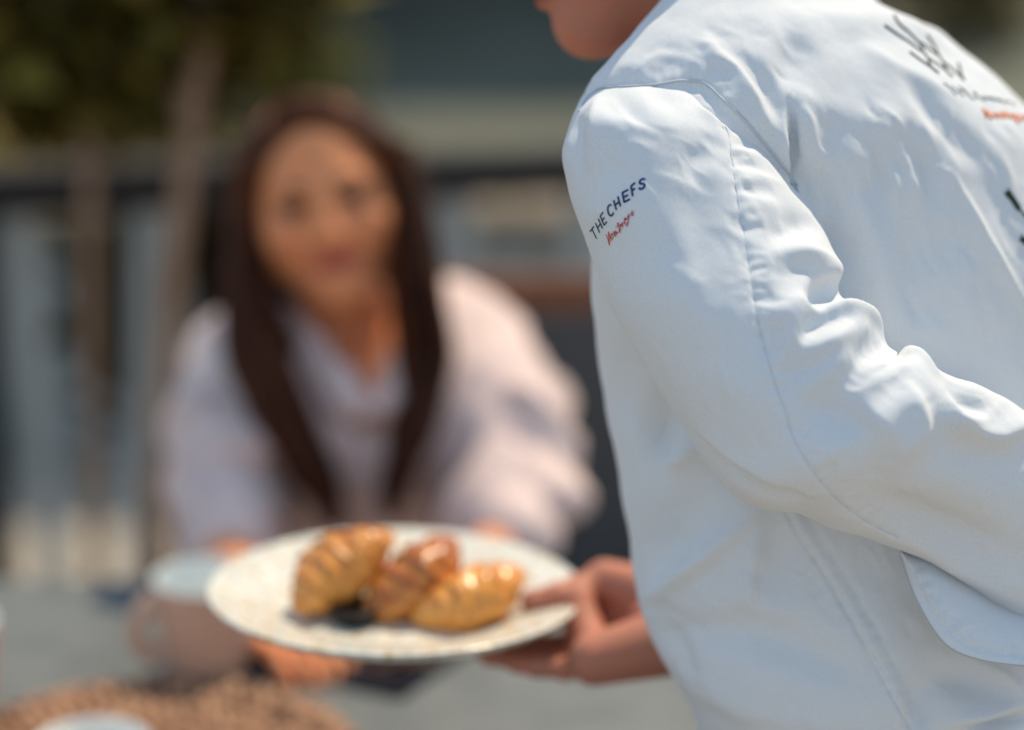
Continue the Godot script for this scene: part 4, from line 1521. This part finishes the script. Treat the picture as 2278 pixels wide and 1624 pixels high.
	ls += pix(Z1, [1030, 1000, 1050, 1130, 1075, 1290, 1100, 1450, 1140, 1600, 1170, 1700, 1200, 1790], 9.0)
	ls += pix(Z2, [1210, 180, 1250, 320, 1310, 430, 1390, 540, 1470, 620, 1580, 700, 1720, 770], 9.0)
	slv.stroke(ls, 0.0016, -0.0006, 0.0, false)
	puckers(slv, ls, -1.0, 34.0, -0.0012, 24.0)
	puckers(slv, ls, 1.0, 16.0, -0.0006, 40.0)
	slv.apply()
	var sleeve := obj("jacket_sleeve", slv.mesh(), M.cloth, t)

	# the yoke's stitched edge over the sleeve head
	var edge := Geo.new()
	for q in [[0.0, 0.0026]]:
		var pts := []
		for a in arm:
			var best := Vector3.ZERO
			var bd := 1e9
			var nn := Vector3.UP
			for sh in [torso, slv]:
				var r = sh.find(a.x, a.y)
				if r != null:
					var w: Vector3 = sh.bil(sh.p, r.x, r.y)
					var dz := seen(w)
					if dz.z < bd and Vector2(dz.x, dz.y).distance_to(a) < 12.0:
						bd = dz.z
						best = w
						nn = sh.bil(sh.n, r.x, r.y).normalized()
			if bd < 1e8:
				pts.append(best + nn * 0.0004)
		var rr := []
		for k in pts.size():
			rr.append(0.0009)
		edge.tube(pts, rr, 6)
	obj("shoulder_seam", edge.mesh(), M.stitch, jacket)
	var sg := Geo.new()
	torso.ribbon(sg, seam, 0.0012, 0.0006, Color(0.80, 0.80, 0.76))
	obj("side_seam", sg.mesh(), M.thread, jacket)
	var lg := Geo.new()
	slv.ribbon(lg, ls, 0.0007, 0.00025, Color(0.55, 0.61, 0.70))
	obj("sleeve_seam", lg.mesh(), M.thread, sleeve)

	# embroidered words on the sleeve
	var words := Geo.new()
	var font := {"T": [[0, 1, 1, 1], [0.5, 1, 0.5, 0]], "H": [[0, 0, 0, 1], [1, 0, 1, 1], [0, 0.5, 1, 0.5]], "E": [[1, 1, 0, 1, 0, 0.5, 0, 0, 1, 0], [0, 0.5, 0.8, 0.5]], "F": [[1, 1, 0, 1, 0, 0], [0, 0.52, 0.8, 0.52]]}
	var glyphs := [["T", 585, 1248, 60, -85, -80, -165, 20], ["H", 665, 1112, 48, -72, -72, -165, 20], ["E", 742, 992, 50, -65, -62, -160, 20], ["C", 858, 852, 85, -60, -45, -175, 30], ["H", 968, 735, 70, -62, -45, -165, 30], ["E", 1122, 608, 100, -52, -30, -160, 32], ["F", 1250, 500, 65, -60, -28, -170, 32], ["S", 1390, 405, 100, -35, 8, -165, 34]]
	for i in glyphs.size():
		var q: Array = glyphs[i]
		var o := Vector2(q[1], q[2])
		var ex := Vector2(q[3], q[4])
		var ey := Vector2(q[5], q[6])
		var lines := []
		if font.has(q[0]):
			lines = font[q[0]]
		elif q[0] == "C":
			var l := []
			for k in 13:
				var a := 0.75 + (TAU - 1.5) * k / 12.0
				l += [0.5 + 0.5 * cos(a), 0.5 + 0.5 * sin(a)]
			lines = [l]
		else:
			lines = [[0.95, 0.8, 0.75, 0.97, 0.4, 1.0, 0.08, 0.85, 0.1, 0.65, 0.4, 0.54, 0.75, 0.44, 0.95, 0.27, 0.85, 0.08, 0.5, 0.0, 0.2, 0.03, 0.03, 0.2]]
		var col := Color(0.012, 0.055, 0.07).lerp(Color(0.014, 0.028, 0.17), float(i) / 7.0)
		for l in lines:
			var flat := []
			for k in range(0, l.size(), 2):
				var w: Vector2 = o + ex * (l[k] - 0.5) + ey * (l[k + 1] - 0.5)
				flat += [w.x, w.y]
			var a := []
			if q[0] == "C" or q[0] == "S":
				a = pix(ZT, flat, 2.0)
			else:
				for k in range(0, flat.size() - 2, 2):
					for m in 5:
						a.append(Vector2(ZT[0] + lerpf(flat[k], flat[k + 2], m / 4.0) * ZT[2], ZT[1] + lerpf(flat[k + 1], flat[k + 3], m / 4.0) * ZT[2]))
			slv.ribbon(words, a, q[7] * 1.2 * ZT[2] / 3400.0, 0.0006, col)
	obj("embroidered_words", words.mesh(), M.thread, sleeve)
	var script_ := Geo.new()
	var hand := [[782, 1262, 812, 1330, 843, 1440, 822, 1218, 850, 1300, 872, 1385], [875, 1245, 866, 1295, 890, 1342, 906, 1290, 884, 1238, 872, 1290], [905, 1205, 925, 1265, 945, 1298, 928, 1215, 948, 1225, 970, 1275], [945, 1195, 975, 1240, 992, 1215], [948, 1140, 1000, 1085, 974, 1068, 998, 1150, 1014, 1232, 1022, 1180], [1010, 1120, 1040, 1120, 1022, 1082, 1022, 1165, 1052, 1172], [1045, 1060, 1066, 1142, 1062, 1066, 1086, 1055, 1100, 1095], [1085, 1005, 1112, 1022, 1096, 972, 1098, 1058, 1128, 1058], [1152, 1000, 1122, 1012, 1138, 970, 1160, 962, 1156, 1050, 1142, 1120, 1124, 1104, 1168, 1030], [1150, 930, 1176, 992, 1166, 930, 1192, 918], [1218, 880, 1203, 930, 1232, 948, 1246, 885, 1216, 868, 1212, 905, 1236, 920]]
	for i in hand.size():
		slv.ribbon(script_, pix(ZT, hand[i], 2.0), 10.0 * ZT[2] / 3400.0, 0.0005, Color(0.55, 0.075, 0.022).lerp(Color(0.52, 0.012, 0.03), float(i) / 10.0))
	obj("embroidered_script", script_.mesh(), M.thread, sleeve)
	# emblem and words on the back
	var em := Geo.new()
	var ink := Color(0.010, 0.030, 0.022)
	for q in [[26, 425, 225, 445, 270, 475, 320, 540, 385, 612, 440], [10, 610, 435, 720, 550], [13, 285, 360, 400, 440, 520, 525], [9, 520, 525, 620, 590, 820, 740], [20, 720, 555, 800, 640, 840, 740, 900, 830, 950, 955, 1060, 1045], [12, 780, 600, 920, 695, 1050, 790], [17, 890, 500, 1000, 670, 1055, 790, 1120, 890, 1170, 1020, 1260, 1100], [13, 645, 742, 800, 860, 960, 965], [12, 920, 840, 1040, 925, 1180, 1020], [12, 1140, 900, 1300, 1030, 1420, 1140], [26, 1340, 910, 1370, 1030, 1395, 1115, 1430, 1150]]:
		torso.ribbon(em, pix(ZB, q.slice(1), 3.0), q[0] * ZB[2] / 2500.0, 0.0012, ink)
	obj("crossed_utensils_emblem", em.mesh(), M.thread, jacket)
	var bw := Geo.new()
	for q in [[1120, 1190, 1195, 1218], [1165, 1210, 1230, 1280, 1308, 1365], [1238, 1225, 1320, 1300, 1415, 1372], [1330, 1225, 1420, 1300, 1500, 1370], [1345, 1300, 1380, 1290, 1425, 1280], [1400, 1262, 1460, 1330, 1530, 1400, 1600, 1412], [1455, 1350, 1485, 1342], [1600, 1345, 1550, 1310, 1590, 1360, 1700, 1418, 1745, 1428], [1690, 1370, 1760, 1400, 1850, 1440], [1790, 1380, 1850, 1410, 1930, 1450], [1720, 1395, 1800, 1400], [1880, 1400, 1960, 1440, 2040, 1482], [1930, 1440, 1990, 1440], [2020, 1440, 2100, 1470, 2160, 1510]]:
		torso.ribbon(bw, pix(ZB, q, 3.0), 3.2 * ZB[2] / 2500.0, 0.0007, ink)
	obj("embroidered_words", bw.mesh(), M.thread, jacket)
	var bs := Geo.new()
	torso.ribbon(bs, pix(Z1, [2092, 484, 2110, 522, 2112, 492, 2130, 530, 2142, 505, 2158, 526, 2168, 502, 2182, 528, 2190, 498, 2204, 526, 2216, 508, 2228, 530, 2238, 508, 2248, 548, 2262, 515, 2276, 535, 2290, 510], 3.0), 0.0016, 0.0010, Color(0.60, 0.13, 0.02))
	obj("embroidered_script", bs.mesh(), M.thread, jacket)
	var e2 := Geo.new()
	torso.ribbon(e2, pix(Z1, [2200, 850, 2230, 890, 2256, 930], 3.0), 0.0056, 0.0012, ink)
	torso.ribbon(e2, pix(Z1, [2256, 930, 2280, 960, 2310, 1000], 3.0), 0.0014, 0.0012, ink)
	torso.ribbon(e2, pix(Z1, [2262, 1055, 2275, 1068, 2300, 1090], 3.0), 0.0050, 0.0012, ink)
	obj("spatula_emblem", e2.mesh(), M.thread, jacket)

	# the wide cuff that hangs below the forearm
	var flap := Sheet.new()
	flap.host = self
	flap.closed = false
	var upper := curve([Vector3(2001, 1218, 1.740), Vector3(2075, 1235, 1.731), Vector3(2150, 1290, 1.731), Vector3(2240, 1350, 1.740), Vector3(2380, 1390, 1.762)], 16)
	var lower := curve([Vector3(2004, 1232, 1.736), Vector3(2034, 1320, 1.713), Vector3(2080, 1402, 1.702), Vector3(2122, 1444, 1.698), Vector3(2190, 1468, 1.698), Vector3(2280, 1480, 1.704), Vector3(2400, 1490, 1.727)], 11)
	flap.nu = 30
	flap.nv = upper.size()
	for i in flap.nu:
		var k := float(i) / (flap.nu - 1)
		for j in flap.nv:
			var lo: Vector3 = lower[mini(int(float(j) / (upper.size() - 1) * (lower.size() - 1)), lower.size() - 1)]
			var q: Vector3 = upper[j].lerp(lo, k)
			q.z -= 0.018 + 0.010 * sin(PI * k)
			flap.p.append(at(q.x, q.y, q.z))
	flap.ready()
	flap.stroke(pix(ZL, [1290, 230, 1400, 470, 1530, 660, 1680, 810, 1880, 920, 2300, 985], 9.0), 0.0024, -0.0016, 0.0, false)
	puckers(flap, pix(ZL, [1310, 260, 1420, 480, 1560, 660, 1700, 800, 1900, 930, 2300, 1000], 9.0), -1.0, 26.0, -0.0022, 24.0)
	flap.apply()
	var fo := obj("sleeve_cuff", flap.mesh(), M.cloth, t)
	var hem := Geo.new()
	var hl := []
	var hr := []
	for q in lower:
		hl.append(at(q.x, q.y, q.z))
		hr.append(0.0013)
	hem.tube(hl, hr, 6)
	obj("cuff_edge", hem.mesh(), M.stitch, fo)

	# body: head, neck, trunk, the arm that carries the plate, legs
	var body := Geo.new()
	var base := Color(0.50, 0.195, 0.125)
	var fwd := (view.basis * Vector3(-0.92, -0.34, -0.12)).normalized()
	var up := (view.basis * Vector3(-0.30, 0.92, 0.1)).normalized()
	var right := up.cross(fwd).normalized()
	up = fwd.cross(right).normalized()
	var hb := Basis(right, up, fwd)
	var hx := Transform3D(hb, at(1296, 92, 1.869) - hb * Vector3(0, -0.118, 0.075))
	nets(body, head_shape(true), 0.0042, hx, [base, Color(0.30, 0.075, 0.06), 0.4])
	var skin1 := [base]
	var neck := hx * Vector3(0, -0.19, -0.055)
	var nb := at(1690, 60, 1.880)
	var ribs := at(1880, 700, 1.896)
	var shr := at(1960, 330, 2.000)
	var shl := at(1480, 330, 1.771)
	var ell := at(1830, 960, 1.691)
	var wrl := at(2330, 1260, 1.762)
	var elr := at(1760, 1180, 2.011)
	var wrr := at(1482, 1392, 1.989)
	var palm := at(1345, 1418, 1.998)
	var prims := [cap(neck, nb, 0.055, 0.045, 0.04), cap(nb, ribs, 0.05, 0.10, 0.04), cap(ribs, hipc, 0.11, 0.11, 0.06), cap(shl, shr, 0.055, 0.06, 0.06)]
	prims += limb([shl, ell, wrl], [0.05, 0.042, 0.030])
	prims += limb([shr, elr, wrr], [0.055, 0.044, 0.031])
	prims.append(cap(wrl, at(2420, 1300, 1.780), 0.03, 0.03))
	var legs := []
	for s in [-1, 1]:
		var hj := hipc + Vector3(0.050 * s, -0.06, -0.04 * s)
		var kn := Vector3(hj.x, 0.50, hj.z)
		var an := Vector3(hj.x + 0.02, 0.09, hj.z)
		legs += limb([hj, kn, an], [0.075, 0.060, 0.045])
		prims.append(cap(Vector3(an.x, 0.045, an.z), Vector3(an.x - 0.17, 0.035, an.z - 0.05), 0.042, 0.032))
	prims += legs
	nets(body, prims, 0.013, Transform3D(), skin1)
	# the hand that holds the plate: thumb on the rim, four fingers below
	var hp := [
		cap(at(1500, 1345, 2.02), at(1345, 1292, 2.035), 0.026, 0.017, 0.015), cap(at(1500, 1425, 1.965), at(1322, 1468, 1.955), 0.027, 0.020, 0.02),
		cap(at(1480, 1385, 2.02), at(1320, 1405, 2.045), 0.020, 0.018, 0.015),
		cap(at(1290, 1335, 2.01), at(1296, 1395, 2.0), 0.011, 0.012, 0.012), cap(at(1296, 1395, 2.0), at(1330, 1458, 1.975), 0.012, 0.016, 0.015)]
	hp += finger([at(1345, 1296, 2.035), at(1290, 1314, 2.025), at(1238, 1330, 2.015), at(1182, 1338, 2.010)], 0.0135)
	hp += finger([at(1320, 1405, 2.038), at(1270, 1432, 2.047), at(1190, 1432, 2.051), at(1110, 1430, 2.051)], 0.0100)
	hp += finger([at(1315, 1430, 2.016), at(1250, 1456, 2.020), at(1160, 1452, 2.022), at(1070, 1448, 2.022)], 0.0102)
	hp += finger([at(1315, 1452, 1.994), at(1245, 1474, 1.994), at(1160, 1468, 1.994), at(1085, 1462, 1.994)], 0.0100)
	hp += finger([at(1318, 1470, 1.971), at(1258, 1488, 1.969), at(1195, 1484, 1.967), at(1140, 1478, 1.967)], 0.0092)
	nets(body, hp, 0.0036, Transform3D(), skin1)
	# resting hand behind the back
	var hw := at(2420, 1300, 1.780)
	var hd := (hw - wrl).normalized()
	var ha := hd.cross(Vector3.UP).normalized()
	var h2 := [cap(hw - hd * 0.03, hw + hd * 0.03, 0.028, 0.026, 0.015)]
	for k in 4:
		var p0 := hw + hd * 0.035 + Vector3.UP * (0.03 - 0.02 * k)
		h2 += finger([p0, p0 + hd * 0.035, p0 + hd * 0.055 + ha * 0.012, p0 + hd * 0.06 + ha * 0.03], 0.009)
	h2 += finger([hw + Vector3.UP * 0.025, hw + Vector3.UP * 0.045 + hd * 0.025, hw + Vector3.UP * 0.05 + hd * 0.05], 0.0105)
	nets(body, h2, 0.0045, Transform3D(), skin1)
	obj("body", body.mesh(), M.skin, t)
	for s in [-1, 1]:
		var e := Geo.new()
		e.lathe(_ball(0.0118), 20, hx * Transform3D(Basis(), Vector3(0.032 * s, -0.002, 0.0785)))
		var eo := obj("eye", e.mesh(), M.eye, t)
		var ir := Geo.new()
		ir.lathe(_ball(0.0068), 16, hx * Transform3D(Basis().scaled(Vector3(1, 1, 0.5)), Vector3(0.032 * s, -0.004, 0.0882)))
		obj("iris", ir.mesh(), M.iris, eo)
	var hair := Geo.new()
	var cut := [egg(Vector3(0, 0.055, -0.028), Vector3(0.083, 0.083, 0.100), 0.02), egg(Vector3(0, -0.02, -0.06), Vector3(0.078, 0.07, 0.06), 0.03), egg(Vector3(0, 0.0, 0.10), Vector3(0.075, 0.075, 0.08), 0.012, true)]
	nets(hair, cut, 0.006, hx)
	obj("hair", hair.mesh(), M.grey_hair, t)
	# right sleeve end and trousers
	var rs := Geo.new()
	nets(rs, limb([shr, elr, at(1600, 1300, 2.002)], [0.07, 0.068, 0.058]), 0.012)
	obj("jacket_sleeve", rs.mesh(), M.cloth, t)
	var tr := Geo.new()
	var tp := [cap(hipc + Vector3(0, 0.02, 0), hipc + Vector3(0, -0.06, 0), 0.118, 0.120, 0.03)]
	for q in legs:
		tp.append(cap(q[1], q[2], q[3] + 0.022, q[4] + 0.028, 0.03))
	nets(tr, tp, 0.015)
	obj("trousers", tr.mesh(), M.trousers, t)
